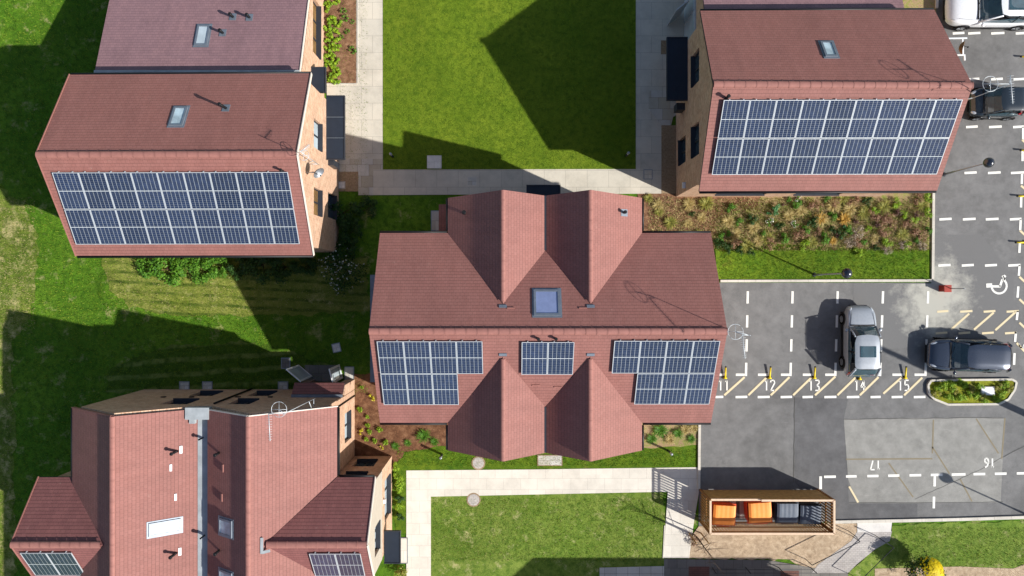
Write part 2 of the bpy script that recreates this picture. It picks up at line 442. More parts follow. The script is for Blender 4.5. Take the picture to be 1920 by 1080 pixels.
def tag(o, label=None, cat=None, group=None, kind=None):
    if label: o['label'] = label
    if cat: o['category'] = cat
    if group: o['group'] = group
    if kind: o['kind'] = kind
    return o
def thing(name, label, cat, loc=(0,0,0), group=None):
    o = bpy.data.objects.new(name, None); COL.objects.link(o); o.location = loc
    o.empty_display_size = .3
    return tag(o, label, cat, group)
def copy_tree(o, parent=None):
    c = o.copy(); COL.objects.link(c)
    if parent: c.parent = parent
    for ch in list(o.children): copy_tree(ch, c)
    return c
def recopy(o, loc, rz=0, sc_=1, label=None):
    c = copy_tree(o); c.location = loc; c.rotation_euler = (0, 0, rz)
    c.scale = (sc_,)*3 if not isinstance(sc_, tuple) else sc_
    if label: c['label'] = label
    return c

def rewind(me):
    bm = bmesh.new(); bm.from_mesh(me); bmesh.ops.remove_doubles(bm, verts=bm.verts, dist=1e-4)
    bmesh.ops.recalc_face_normals(bm, faces=bm.faces); bm.to_mesh(me); bm.free()
def reuv(me):
    ul = me.uv_layers.active or me.uv_layers.new(name='UVMap')
    for p in me.polygons:
        u, w = axes_for(p.normal)
        for li in p.loop_indices:
            co = me.vertices[me.loops[li].vertex_index].co
            ul.data[li].uv = (co.dot(u), co.dot(w))
def carve(o, cutters):
    """cut the window openings (list of 8-corner boxes as MB) out of a closed wall"""
    rewind(o.data)
    if cutters and cutters.f:
        c = cutters.build('cutter', 'dark'); rewind(c.data)
        c.location = -(o.parent.location if o.parent else Vector((0,0,0)))
        c.location = (o.parent.location * -1 if o.parent else Vector()) + (o.parent.location if o.parent else Vector())
        m = o.modifiers.new('openings', 'BOOLEAN'); m.object = c; m.operation = 'DIFFERENCE'; m.solver = 'EXACT'
        bpy.context.view_layer.update()
        dg = bpy.context.evaluated_depsgraph_get()
        me = bpy.data.meshes.new_from_object(o.evaluated_get(dg))
        o.modifiers.clear(); old = o.data; me.name = old.name; o.data = me
        cm = c.data; bpy.data.objects.remove(c); bpy.data.meshes.remove(cm)
    reuv(o.data)

# ------------------------------------------------------------------ the setting
def sheet(name, px, z, mat, kind='structure', world=False, th=None):
    mb = MB()
    pts = [(p if world else G(*p)) for p in px]
    pts = [Vector((p[0], p[1], z)) for p in pts]
    n = sum((pts[i].cross(pts[(i+1) % len(pts)]) for i in range(len(pts))), Vector())
    if n.z < 0: pts = pts[::-1]
    if th: mb.prism(pts, z - th, z)
    else: mb.face(pts)
    o = mb.build(name, mat); tag(o, kind=kind); return o

sheet('ground', [(-160,-160),(160,-160),(160,160),(-160,160)], -.02, 'field', world=True)
# tarmac: the car park and the lane
sheet('car_park', [(1310,530),(1747,530),(1752,-700),(4200,-700),(4200,968),(1940,972),(1560,978),(1310,1000)], 0.0, 'asphalt')
sheet('tarmac_patch', [(1490,745),(1590,748),(1582,786),(1588,880),(1592,945),(1720,945),(1720,972),(1560,976),(1490,905)], .004, 'asphalt_new')
sheet('old_tarmac', [(1582,786),(1700,784),(1884,783),(1880,860),(1876,942),(1605,942),(1590,898)], .008, 'asphalt_old')
def blob(cx, cy, rx, ry, seed, n=28):
    r = random.Random(seed); out = []
    k1, k2 = r.uniform(0, 6), r.uniform(0, 6)
    for i in range(n):
        a = 2*math.pi*i/n; q = 1 + .22*math.sin(3*a+k1) + .13*math.sin(5*a+k2) + r.uniform(-.06,.06)
        out.append((cx + rx*q*math.cos(a), cy + ry*q*math.sin(a)))
    return out

# pale fine dust trodden over the tarmac at the corner: a soft edged stain in the material itself
def dust_mat():
    t = NT('dust_on_tarmac')
    sep = t.n('ShaderNodeSeparateXYZ'); t.l(t.uv, sep.inputs[0])
    c = G(1752, 560)
    dx = t.math('MULTIPLY', t.math('SUBTRACT', sep.outputs[0], c.x), .42); dy = t.math('MULTIPLY', t.math('SUBTRACT', sep.outputs[1], c.y), .36)
    r = t.math('SQRT', t.math('ADD', t.math('MULTIPLY', dx, dx), t.math('MULTIPLY', dy, dy)))
    n = t.noise(1.3, 7, .72, dist=.1)
    f = t.math('SUBTRACT', t.math('ADD', 1.05, t.math('MULTIPLY', t.math('SUBTRACT', n, .5), 1.9)), r)
    sp = t.noise(55, 2, .9)
    base = t.ramp(sp, [(.25, grey(.105)), (.5, (.152, .15, .147, 1)), (.8, grey(.23))])
    col = t.mix(t.ramp(f, [(.1, grey(0)), (.75, grey(.82))]), base, (.46, .45, .39, 1))
    return t.done(col, .9, spec=.2, normal=t.bump(sp, .008, .7))
M['dust'] = dust_mat()
sheet('dusty_tarmac', [(1600,532),(1746,532),(1746,440),(1840,440),(1900,520),(1900,660),(1840,640),(1600,660)], .004, 'dust')

def ragged(px, amp, seed, step=14):
    r = random.Random(seed); out = []
    for a, b in zip(px, px[1:] + px[:1]):
        a, b = Vector(a), Vector(b); n = max(1, int((b-a).length/step))
        for i in range(n): out.append(a.lerp(b, i/n) + Vector((r.uniform(-amp,amp), r.uniform(-amp,amp))))
    return [(p.x, p.y) for p in out]
# courtyard
sheet('courtyard_lawn', [(718,-420),(1192,-420),(1192,317),(718,318)], .03, 'lawn')
sheet('paved_path', [(668,-420),(718,-420),(718,318),(1192,317),(1192,-420),(1290,-420),(1290,200),(1240,235),(1240,363),(672,366),(672,318),(613,318),(613,156),(668,156)], .02, 'path_s')
sheet('stepping_slabs', [(636,298),(718,298),(718,318),(700,318),(700,366),(672,366),(672,322),(636,322)], .025, 'slab_mix')
sheet('planting_bed', [(600,-420),(668,-420),(668,156),(600,156)], .026, 'mulch')
sheet('gravel_margin', [(630,322),(672,322),(672,359),(630,359)], .026, 'gravel')
sheet('gravel_margin', [(1240,235),(1275,235),(1275,363),(1240,363)], .026, 'gravel')
sheet('gravel_strip', [(1239,76),(1252,76),(1252,102),(1239,102)], .026, 'gravel')
sheet('concrete_landing', [(1216,170),(1264,170),(1264,212),(1258,235),(1240,235),(1216,205)], .027, 'slab_mix')
# front path
sheet('front_path', [(762,882),(1000,880),(1310,876),(1310,924),(1242,922),(808,931),(808,1300),(762,1300)], .02, 'path')
sheet('front_path', [(1252,922),(1310,924),(1300,985),(1292,1046),(1244,1046),(1248,980)], .024, 'path')
sheet('front_lawn', [(808,931),(1242,922),(1248,980),(1245,1056),(1245,1300),(808,1300)], .012, 'lawn2')
sheet('grey_slabs', [(1124,1064),(1245,1061),(1245,1300),(1124,1300)], .03, 'slab_grey')
sheet('dark_paving', [(1245,1048),(1440,1050),(1545,1068),(1590,1072),(1590,1300),(1245,1300)], .016, 'dark_pave')
sheet('red_block_paving', [(1291,1062),(1330,1062),(1330,1300),(1291,1300)], .024, 'redblock')
sheet('red_block_paving', [(1463,1070),(1498,1070),(1498,1300),(1463,1300)], .024, 'redblock')
sheet('bark_strip', ragged([(1310,985),(1560,980),(1607,984),(1606,1004),(1606,1030),(1590,1040),(1530,1070),(1480,1050),(1290,1046),(1298,1000)], 2.2, 5, 10), .012, 'bark_pale')
sheet('block_paved_ramp', [(1607,996),(1672,996),(1668,1014),(1640,1030),(1606,1058),(1590,1074),(1522,1074),(1534,1058),(1596,1014)], .021, 'cobble')
sheet('concrete_apron', [(1607,979),(1672,978),(1670,997),(1607,998)], .03, 'concrete')
sheet('roadside_verge', ragged([(1672,984),(1940,976),(4200,960),(4200,1400),(1560,1400),(1590,1074),(1640,1030),(1668,1012)], 2.2, 5, 10), .006, 'lawn2')
sheet('south_yard', [(1640,1066),(1800,1062),(1900,1066),(1935,1052),(2300,1040),(2300,1300),(1640,1300)], .018, 'bark_pale')
# beds round the middle house
sheet('mulch_bed', ragged([(664,700),(850,700),(850,800),(846,838),(800,842),(760,846),(735,880),(728,856),(664,856)], 2.2, 5, 10), .0, 'mulch_red')
sheet('front_verge', ragged([(742,1000),(735,920),(738,880),(762,846),(800,840),(850,836),(1240,838),(1308,830),(1308,876),(1000,880),(762,883),(764,1000)], 2.2, 5, 10), .004, 'verge')
sheet('mulch_bed', ragged([(1190,780),(1308,780),(1308,832),(1240,840),(1190,840)], 2.2, 5, 10), .008, 'soil_grass')
sheet('shrub_bed', ragged([(1195,355),(1747,355),(1747,470),(1600,470),(1430,458),(1345,466),(1195,470)], 2.2, 5, 10), .012, 'soil_grass')
sheet('shrub_bed', ragged([(1195,358),(1430,362),(1420,388),(1350,404),(1340,440),(1195,445)], 2.2, 5, 10), .018, 'mulch')
sheet('strip_lawn', [(1340,455),(1430,455),(1540,462),(1600,467),(1743,467),(1743,524),(1345,524)], .016, 'verge')
sheet('shaded_garden', ragged([(636,366),(850,366),(850,700),(690,712),(600,640),(560,560),(636,480)], 3, 4), -.012, 'field')
sheet('mown_strip', ragged([(187,484),(300,482),(690,482),(692,585),(520,592),(330,592),(245,575),(205,545)], 4, 2, 9), -.008, 'mown')
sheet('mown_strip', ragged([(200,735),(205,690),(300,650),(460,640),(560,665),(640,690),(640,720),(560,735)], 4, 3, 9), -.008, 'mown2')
sheet('shrub_bed', [(1690,30),(1755,30),(1757,-200),(1690,-200)], .012, 'soil_grass')
sheet('rough_grass', ragged([(-200,300),(20,360),(60,400),(74,470),(70,540),(52,600),(26,640),(24,800),(30,1080),(30,1300),(-200,1300)], 7, 8, 12), -.008, 'rough')
# island
isl = [(1738,722),(1744,713),(1790,712),(1895,711),(1903,716),(1900,730),(1888,748),(1870,757),(1775,758),(1750,748),(1740,738)]
sheet('island_bed', isl, .1, 'island', th=.12)

# kerbs: real stones standing on the tarmac
kb = MB()
def kerb(px, w=.13, h=.1, closed=False):
    P = [G(*p) for p in px]
    if closed: P.append(P[0])
    for a, b in zip(P, P[1:]):
        d = (b - a).normalized()
        L = (b - a).length; n = max(1, round(L / .915))
        for i in range(n):
            s0, s1 = a + d * (L*i/n + (.004 if n > 1 else 0)), a + d * (L*(i+1)/n - (.004 if n > 1 else 0))
            hh = h + random.uniform(-.004, .004)
            kb.bar(s0 + Vector((0,0,hh/2-.03)), s1 + Vector((0,0,hh/2-.03)), w, hh + .06)
kerb([(1350,527),(1745,526)]); kerb([(1747.5,523),(1749,357)]); kerb([(1755,16),(1757,-40),(1760,-300)])
kerb([(1311,794),(1310,916)]); kerb([(1564,978),(1690,975.5),(1800,973),(1925,969),(2300,962)], .16)
kerb(isl, .11, .14, True)
tag(kb.build('kerb', 'kerb'), kind='structure')
eb = MB()
for a, b in (((671,-200),(671,156)), ((613,158),(670,158)), ((1243,1046),(1246,985)),):
    eb.bar(G(*a) + Vector((0,0,.02)), G(*b) + Vector((0,0,.02)), .05, .06)
tag(eb.build('path_edging', 'kerb'), kind='structure')

# painted bay markings
mk, mc, mo = MB(), MB(), MB()
def stroke(m, a, b, w, z=.013):
    a, b = G(*a), G(*b); d = (b - a).normalized(); s_ = Vector((-d.y, d.x, 0)) * w / 2
    q = [a - s_, b - s_, b + s_, a + s_]
    m.face([Vector((p.x, p.y, z)) for p in q])
W = .125
for xt, xb in ((1402,1398.5),(1486,1482),(1570.5,1566),(1655.5,1650),(1740,1735)):
    for y0, y1 in ((546,569),(591,614),(636,659),(680,705)):
        f = lambda y: xt + (xb - xt) * (y - 546) / 157
        stroke(mk, (f(y0), y0), (f(y1), y1), W)
for x0, x1 in ((1345,1358),(1379.5,1397),(1421,1441),(1464,1480),(1505,1524),(1547,1564),(1590,1610),(1631,1648),(1673,1695),(1714.5,1733)):
    stroke(mk, (x0,702.5), (x1,702.5), W)
for x0, x1 in ((1336,1356),(1379,1401),(1420.5,1443),(1463.5,1485),(1504.5,1524),(1545.5,1568),(1587.5,1611),(1632,1651),(1671.5,1692),(1713,1735)):
    stroke(mk, (x0,744.5), (x1,744), W)
for a, b in (((1358,741),(1396,707)),((1403,741),(1437,708)),((1445,741),(1480,707)),((1487,741),(1522,707)),((1528,741),(1566,706)),
             ((1570,741),(1604,708)),((1612,741),(1647,707)),((1656,738),(1692,706)),((1695,741),(1729,708)),
             ((1783,618),(1817,588)),((1826,618),(1863,586)),((1866,619),(1904,585)),((1911,519),(1924,531)),((1911,561),(1924,573)),((1911,605),(1924,617)),((1906,643),(1921,659)),
             ((1912,432),(1926,445)),((1914,348),(1928,360)),((1916,262),(1930,274))):
    stroke(mc, a, b, W*.9)
for y, xs in ((62.5,((1786,1808),(1815,1838),(1858,1883),(1904,1928))),
              (148.5,((1815,1836),(1858,1880),(1900,1926))),
              (238,((1811,1833),(1854,1878),(1899,1920))),
              (324,((1808,1831),(1852,1876),(1895,1920))),
              (411,((1761,1784),(1805,1829),(1848,1872),(1893,1915))),
              (497.5,((1759,1782),(1803,1825.5),(1846.5,1869),(1890,1913)))):
    for x0, x1 in xs: stroke(mk, (x0, y+.5), (x1, y-.8), W)
for y, xs in ((584,((1757,1778),(1800,1823),(1844,1866),(1887,1910))), (624.5,((1754,1776),(1797,1819),(1841,1863),(1884,1906)))):
    for x0, x1 in xs: stroke(mc, (x0, y+.5), (x1, y-1), W*.9)
for a, b in (((1918,238),(1918,262)),((1917,280),(1917,302)),((1916,325),(1915.5,345)),((1914.5,367),(1914,389)),((1913.5,411),(1912.5,432)),((1912,453),(1911,474)),((1911.5,497),(1910,517)),((1909,537),(1907.5,558)),
             ((1908,583),(1906,600)),((1904.5,622),(1903,641)),((1902,662),(1901,684))):
    stroke(mk, a, b, W)
for x0, x1 in ((1545,1567),(1586,1606),(1626,1647),(1665,1686),(1705,1727),(1745,1767),(1784,1810),(1825,1847),(1865,1887),(1906,1928),(1948,1970)):
    stroke(mk, (x0, 894-(x0-1545)*.018), (x1, 894-(x1-1545)*.018), .13)
stroke(mk, (1538.5,893), (1538.5,917), .14); stroke(mk, (1752.5,892), (1752,912), .13); stroke(mk, (1751,931), (1750.5,953), .13)
# wheelchair symbol in the accessible bay
def arc(m, c, r, a0, a1, w, n=14):
    P = [(c[0] + r*math.cos(a), c[1] + r*math.sin(a)) for a in [a0 + (a1-a0)*i/n for i in range(n+1)]]
    for p, q in zip(P, P[1:]): stroke(m, p, q, w)
arc(mk, (1873,536), 14.2, R(-50), R(168), .11)
stroke(mk, (1849,535.5), (1860,535), .22); stroke(mk, (1860,537), (1876,537), .12); stroke(mk, (1874.5,537.5), (1879,524), .12)
stroke(mk, (1879,525), (1885,523), .1); stroke(mk, (1884,524), (1879,517), .1); stroke(mk, (1881,517), (1885,520), .16)
# bay numbers
DIG = {'1': [[(.25,.85),(.5,1),(.5,0)]], '2': [[(.05,.8),(.2,1),(.7,1),(.85,.75),(.1,0),(.9,0)]],
       '3': [[(.1,1),(.75,1),(.85,.75),(.4,.52),(.85,.3),(.75,0),(.1,0)]], '4': [[(.65,0),(.65,1),(.05,.35),(.95,.35)]],
       '5': [[(.85,1),(.2,1),(.12,.55),(.7,.58),(.88,.3),(.7,0),(.1,0)]], '6': [[(.8,1),(.3,.8),(.1,.3),(.3,0),(.75,0),(.9,.25),(.7,.5),(.15,.42)]],
       '7': [[(.05,1),(.9,1),(.4,0)]]}
def number(txt, px, py, h=18, rot=0, gap=2, w=.072):
    dw = h * .52; tot = dw*len(txt) + gap*(len(txt)-1)
    for i, ch in enumerate(txt):
        for line in DIG[ch]:
            P = []
            for u, v in line:
                x = -tot/2 + i*(dw+gap) + u*dw; y = h/2 - v*h
                P.append((px + x*math.cos(rot) - y*math.sin(rot), py + x*math.sin(rot) + y*math.cos(rot)))
            for p, q in zip(P, P[1:]): stroke(mk, p, q, w)
for t_, x in (('11',1357),('12',1443),('13',1526.5),('14',1612),('15',1694)): number(t_, x, 722.5, 19)
number('17', 1641, 872, 17, math.pi); number('16', 1855, 868, 17, math.pi, w=.08); number('5', 1921, 648, 20, R(-90))
tag(mk.build('bay_markings', 'paintline'), kind='structure'); tag(mc.build('hatch_markings', 'creamline'), kind='structure')
for a, b in (((1750,787),(1748,850)),((1748,838),(1780,888)),((1666,868),(1712,932)),((1830,785),(1872,850)),((1800,898),(1822,940)),((1586,861),(1748,860)),((1884,784),(1878,860))):
    stroke(mo, a, b, .075, .0125)
tag(mo.build('faded_markings', 'oldline'), kind='structure')
mo2 = MB(); stroke(mo2, (1592,912), (1609,942), .1, .0125); tag(mo2.build('old_yellow_line', 'creamline'), kind='structure')
ck = MB()
r_ = random.Random(3)
for a, b in (((1715,936),(1830,884)),((1830,884),(1935,828)),((1582,786),(1884,783)),((1592,943),(1880,941)),((1490,745),(1488,905))):  # the diagonal is just a thin dark line; the rest are patch joints
    A, B = Vector(a), Vector(b); n = 14; prev = A
    for i in range(1, n+1):
        q = A.lerp(B, i/n) + Vector((r_.uniform(-1,1), r_.uniform(-1,1)))*.8
        stroke(ck, prev, q, .03, .0118); prev = q
tag(ck.build('tarmac_joints_and_line', 'darkline'), kind='structure')
# ------------------------------------------------------------------ houses
ZE = 5.24; ZR = 7.63
UP = Vector((0,0,1))
def V(x, y, z): return Vector((x, y, z))

# shared panel, skylight meshes
def make_panel_meshes():
    w, h = 1.122, 1.71
    g = MB()
    g.face([(-w/2+.028,-h/2+.028,.034),(w/2-.028,-h/2+.028,.034),(w/2-.028,h/2-.028,.034),(-w/2+.028,h/2-.028,.034)], 0, [(0,0),(1,0),(1,1),(0,1)])
    f = MB()
    for x0,x1,y0,y1 in ((-w/2,w/2,-h/2,-h/2+.026),(-w/2,w/2,h/2-.026,h/2),(-w/2,-w/2+.026,-h/2+.026,h/2-.026),(w/2-.026,w/2,-h/2+.026,h/2-.026)):
        f.box(x0,x1,y0,y1,0,.042)
    f.box(-w/2+.03, w/2-.03, -h/2+.03, h/2-.03, -.002, .02)
    for x in (-.3, .3): f.box(x-.02, x+.02, -h/2-.03, h/2+.03, -.07, -.003)
    a = g.build('solar_panel', 'solar'); b = f.build('frame', 'alu')
    ma, mb_ = a.data, b.data
    bpy.data.objects.remove(a); bpy.data.objects.remove(b)
    return ma, mb_
PANEL, PFRAME = make_panel_meshes()
PW, PH = 1.134, 1.722

def frame_on(p, n, off=0.0):
    n = n.normalized(); u, v = axes_for(n)
    return Matrix(((u.x,v.x,n.x,p.x+n.x*off),(u.y,v.y,n.y,p.y+n.y*off),(u.z,v.z,n.z,p.z+n.z*off),(0,0,0,1)))

def panels(root, topleft_px, rows, p, n, pw=PW, shift=None):
    """rows = list of (first column, number) ; portrait panels hung from the pixel of the top-left corner, on the plane (p, n)"""
    n = n.normalized(); u, v = axes_for(n)
    tl = on_plane(*topleft_px, p + n*.1, n)
    for r, (c0, cnt) in enumerate(rows):
        for c in range(cnt):
            ctr = tl + u * ((c0 + c + .5) * pw) - v * ((r + .5) * (PH + .012))
            o = bpy.data.objects.new('solar_panel', PANEL); COL.objects.link(o); o.parent = root
            o.matrix_local = Matrix.Translation(-root.location) @ frame_on(ctr, n, -.02)
            fr = bpy.data.objects.new('frame', PFRAME); COL.objects.link(fr); fr.parent = o

def skylight(root, px, py, w, h, p, n, glass='glass_sky', bar=.09):
    n = n.normalized(); c = on_plane(px, py, p, n)
    f = MB()
    for x0,x1,y0,y1 in ((-w/2,w/2,-h/2,-h/2+bar),(-w/2,w/2,h/2-bar,h/2),(-w/2,-w/2+bar,-h/2+bar,h/2-bar),(w/2-bar,w/2,-h/2+bar,h/2-bar)):
        f.box(x0,x1,y0,y1,-.03,.075)
    for x0,x1,y0,y1 in ((-w/2-.07,w/2+.07,-h/2-.1,-h/2-.002),(-w/2-.07,w/2+.07,h/2+.002,h/2+.08),(-w/2-.07,-w/2-.002,-h/2-.002,h/2+.002),(w/2+.002,w/2+.07,-h/2-.002,h/2+.002)):
        f.box(x0,x1,y0,y1,-.02,.02)
    g = MB(); g.box(-w/2+bar+.001, w/2-bar-.001, -h/2+bar+.001, h/2-bar-.001, -.03, .045)
    o = f.build('skylight', 'flash'); o.parent = root
    o.matrix_local = Matrix.Translation(-root.location) @ frame_on(c, n)
    q = g.build('pane', glass); q.parent = o
    return o

def vent_pipe(root, px, py, p, n, h=.45, r=.06, tab=True, cowl=True, mat='black'):
    c = on_plane(px, py, p, n); m = MB()
    m.tube([c - UP*.05, c + UP*h], r, 10)
    if cowl: m.tube([c + UP*h, c + UP*(h+.05), c + UP*(h+.1)], [r*1.3, r*1.4, r*1.0], 10)
    o = m.build('vent_pipe', mat, root)
    if tab:
        n = n.normalized(); u, v = axes_for(n); t = MB()
        cc = c + n*.015
        t.obox(cc, u, v, n, .16, .2, .012); t.build('flashing', 'flash', o)
    return o
def tab(root, px, py, w, h, p, n, mat='white', name='flashing_tab'):
    c = on_plane(px, py, p, n); n = n.normalized(); u, v = axes_for(n); t = MB()
    t.obox(c + n*.02, u, v, n, w/2, h/2, .02); return t.build(name, mat, root)

def ridge_caps(roof, a, b, name='ridge_cap', w=.15, mat='ridge'):
    """half-round ridge tiles along a-b"""
    a, b = Vector(a), Vector(b); L = (b-a).length; d = (b-a)/L; n = max(2, round(L/.46))
    side = d.cross(UP).normalized(); up = side.cross(d); m = MB()
    for i in range(n):
        s0, s1 = L*i/n, L*(i+1)/n
        rows = []
        for s_, k in ((s0+.004, 1.0), (s1-.035, .98), (s1-.033, 1.07), (s1-.003, 1.07)):
            rows.append([a + d*s_ + side*(math.cos(t)*w*k) + up*(math.sin(t)*w*.62*k - .045) for t in [math.pi*q/8 for q in range(9)]])
        m.grid(rows[:2]); m.grid(rows[1:3], smooth=False); m.grid(rows[2:])
    return m.build(name, mat, roof)

def window_set(root, n, plane, specs, cut, depth=.19):
    """specs: (t0, t1, z0, z1, glass, bars); n 'E','W','N','S'; the opening is carved by cut"""
    nv = {'E': V(1,0,0), 'W': V(-1,0,0), 'N': V(0,1,0), 'S': V(0,-1,0)}[n]
    tv = V(0,1,0) if n in 'EW' else V(1,0,0)
    for t0, t1, z0, z1, glass, bars in specs:
        c = (V(1,0,0) if n in 'EW' else V(0,1,0)) * plane + tv * (t0+t1)/2 + UP * (z0+z1)/2
        hw, hh = abs(t1-t0)/2, (z1-z0)/2
        cut.obox(c - nv*(depth/2-.1), tv, nv, UP, hw, depth/2+.1, hh)
        fb = c - nv*(depth-.035); m = MB(); bw = .055
        m.obox(fb + UP*(hh-bw/2), tv, nv, UP, hw-.002, .03, bw/2); m.obox(fb - UP*(hh-bw/2), tv, nv, UP, hw-.002, .03, bw/2)
        for s_ in (-1, 1): m.obox(fb + tv*s_*(hw-bw/2-.002), tv, nv, UP, bw/2, .03, hh-bw)
        for k in range(1, bars+1): m.obox(fb + tv*(-hw + 2*hw*k/(bars+1)), tv, nv, UP, bw*.7, .032, hh-bw-.001)
        w = m.build('window', 'dark', root)
        g = MB(); g.obox(fb - nv*.012, tv, nv, UP, hw-.02, .008, hh-.02); g.build('pane', glass, w)
        sl = MB(); sl.obox(c - UP*(hh-.016) - nv*(depth/2-.045), tv, nv, UP, hw-.004, depth/2+.03, .016); sl.build('sill', 'dark', w)

def flat_canopy(root, x0, x1, y0, y1, z, seams=2, mat='slate', edge='x1'):
    m = MB(); m.box(x0, x1, y0, y1, z-.1, z)
    o = m.build('door_canopy', mat, root)
    e = MB(); w = .045
    for a in ((x0,x1,y0-w,y0-.001),(x0,x1,y1+.001,y1+w),(x0-w,x0-.001,y0-w,y1+w) if edge != 'x1' else (x1+.001,x1+w,y0-w,y1+w)):
        e.box(*a, z-.13, z+.03)
    e.build('fascia', 'dark', o)
    if seams:
        for k in range(1, seams+1):
            q = MB(); y = y0 + (y1-y0)*k/(seams+1); q.box(x0+.01, x1-.01, y-.012, y+.012, z+.001, z+.018); q.build('seam', 'canopy_seam', o)
    return o

def gutter(roof, a, b, mat='black'):
    m = MB(); m.tube([a, b], .055, 8); return m.build('gutter', mat, roof)

def gable_house(label, nw, ne, se, sw, rw, re, tile, oh_g, oh_e, name='brick_house', verge=True):
    """roof corners in world space; ridge runs west-east"""
    root = thing(name, label, 'house', V((sw.x+se.x)/2, (nw.y+sw.y)/2, 0))
    rb = MB(); rb.slab([sw, se, re, rw], .14); rb.slab([ne, nw, rw, re], .14)
    roof = rb.build('roof', [tile, 'dark'], root)
    ridge_caps(roof, rw + UP*.03, re + UP*.03)
    gutter(roof, sw + V(.02,-.05,-.06), se + V(-.02,-.05,-.06)); gutter(roof, nw + V(.02,.05,-.06), ne + V(-.02,.05,-.06))
    if verge:
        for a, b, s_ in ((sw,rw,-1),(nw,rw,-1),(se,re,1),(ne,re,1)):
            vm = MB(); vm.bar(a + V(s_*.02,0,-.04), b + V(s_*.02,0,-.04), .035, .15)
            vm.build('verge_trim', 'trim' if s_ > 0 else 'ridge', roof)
    x0, x1 = sw.x + oh_g, se.x - oh_g
    y0, y1 = sw.y + oh_e, nw.y - oh_e
    sl = (rw.z - sw.z) / (rw.y - sw.y)
    ze = sw.z + sl*oh_e - .2; zr = rw.z - .2; ym = rw.y
    wb = MB(); wb.extrude([(x0,y0,-.1),(x0,y1,-.1),(x0,y1,ze),(x0,ym,zr),(x0,y0,ze)], (x1-x0,0,0))
    return root, roof, wb, (x0,x1,y0,y1,ze,zr)

def plane_of(a, b, c):
    n = (b-a).cross(c-a); n = n if n.z > 0 else -n
    return a, n.normalized()

def aerial(root, base, top, bracket_to, ring_c, boom, ring_r=.31, dish=None):
    """pole on the gable with a ring aerial, a comb aerial and its arm"""
    m = MB(); m.tube([base, top], .017, 6)
    m.tube([base + UP*.25, bracket_to + UP*.25 - UP*0], .018, 6); m.tube([base + UP*1.0, bracket_to + UP*.55], .018, 6)
    o = m.build('roof_aerial', 'alu', root)
    r = MB(); N = 20
    pts = [ring_c + V(ring_r*math.cos(2*math.pi*k/N), ring_r*math.sin(2*math.pi*k/N), 0) for k in range(N+1)]
    r.tube(pts, .011, 6, caps=False)
    r.tube([ring_c - V(ring_r,0,0), ring_c + V(ring_r,0,0)], .008, 5); r.tube([ring_c - V(0,ring_r,0), ring_c + V(0,ring_r,0)], .008, 5)
    r.tube([ring_c, V(top.x, top.y, ring_c.z)], .016, 5)
    r.build('ring_aerial', 'alu', o)
    a, b = boom; q = MB()
    q.tube([a, b], .016, 6); d = (b-a).normalized(); sd = d.cross(UP).normalized()
    L = (b-a).length
    for k in range(11):
        p = a + d*(L*(k+.3)/11); hl = .14 - .006*k
        q.tube([p - sd*hl, p + sd*hl], .006, 4)
    q.tube([a, V(top.x, top.y, a.z)], .014, 5)
    q.build('comb_aerial', 'alu', o)
    return o

# ---- house left of the courtyard -----------------------------------------------
sE = sc(ZE); sR = sc(ZR)
def P(px, py, z): return G(px, py, z)
rt, roof, wb, (x0,x1,y0,y1,ze,zr) = gable_house('red roofed brick house with eighteen solar panels left of the square courtyard lawn',
    P(131,140,ZE), P(583,137.5,ZE), P(587.5,478.5,ZE), P(143,479.5,ZE), P(68,290,ZR), P(556,288.5,ZR), 'tile', .1, .42)
hl = rt; x1 = -9.29; 
wb = MB(); ym = P(300,289,ZR).y
wb.extrude([(-20.15,y0,-.1),(-20.15,y1,-.1),(-20.15,y1,ze),(-20.15,ym,zr),(-20.15,y0,ze)], (x1+20.15,0,0))
wl = wb.build('wall', 'brick', rt); cut = MB()
window_set(rt, 'E', x1, [(6.62,7.98,3.45,4.75,'glass_pale',1),(3.45,4.75,3.45,4.75,'glass_brown_refl',1),(3.58,4.86,.65,2.2,'glass',1)], cut)
carve(wl, cut)
pS = plane_of(P(143,479.5,ZE), P(587.5,478.5,ZE), P(556,288.5,ZR)); pN = plane_of(P(131,140,ZE), P(583,137.5,ZE), P(556,288.5,ZR))
panels(rt, (97,323), [(0,9),(0,9)], *pS)
skylight(rt, 335, 219, .62, 1.12, *pN, glass='glass_mix'); vent_pipe(rt, 424, 203, *pN, h=.7, r=.06); vent_pipe(rt, 531, 321, *pS, h=.3, r=.05, tab=False)
flat_canopy(rt, -9.285, -8.4, 6.46, 9.58, 2.55)
aerial(rt, V(-8.82,5.62,5.6), V(-8.72,5.62,8.9), V(-9.2,5.62,5.6), V(-8.75,5.58,8.2), (V(-8.72,5.6,8.75), V(-8.4,5.95,8.6)), .22)
dm = MB()   # satellite dish on the gable
def dish(root, c, nrm, r, name='satellite_dish', mat='grey_metal', arm=.3):
    nrm = nrm.normalized(); u = nrm.orthogonal().normalized(); v = nrm.cross(u); m = MB(); rows = []
    for k in range(6):
        rr = r*k/5 + .002; rows.append([c + (u*math.cos(t)+v*math.sin(t))*rr + nrm*(rr*rr*.55/r) for t in [2*math.pi*q/20 for q in range(20)]])
    m.grid(rows, 0, True, True); m.grid([[p - nrm*.012 for p in rr] for rr in rows], 0, True, True)
    o = m.build(name, mat, root)
    a = MB(); tip = c + nrm*(r*1.15) - v*.05; a.tube([c - v*r*.9, tip], .012, 5); a.ball(tip, .04, 8, 6); a.build('feed_arm', 'black', o)
    return o
dish(rt, V(-8.75,5.25,6.2), V(.75,-.75,.25), .28)
mb_ = MB(); mb_.tube([V(-9.3,5.2,6.1), V(-8.78,5.2,6.1)], .02, 6); mb_.build('dish_bracket', 'grey_metal', rt)
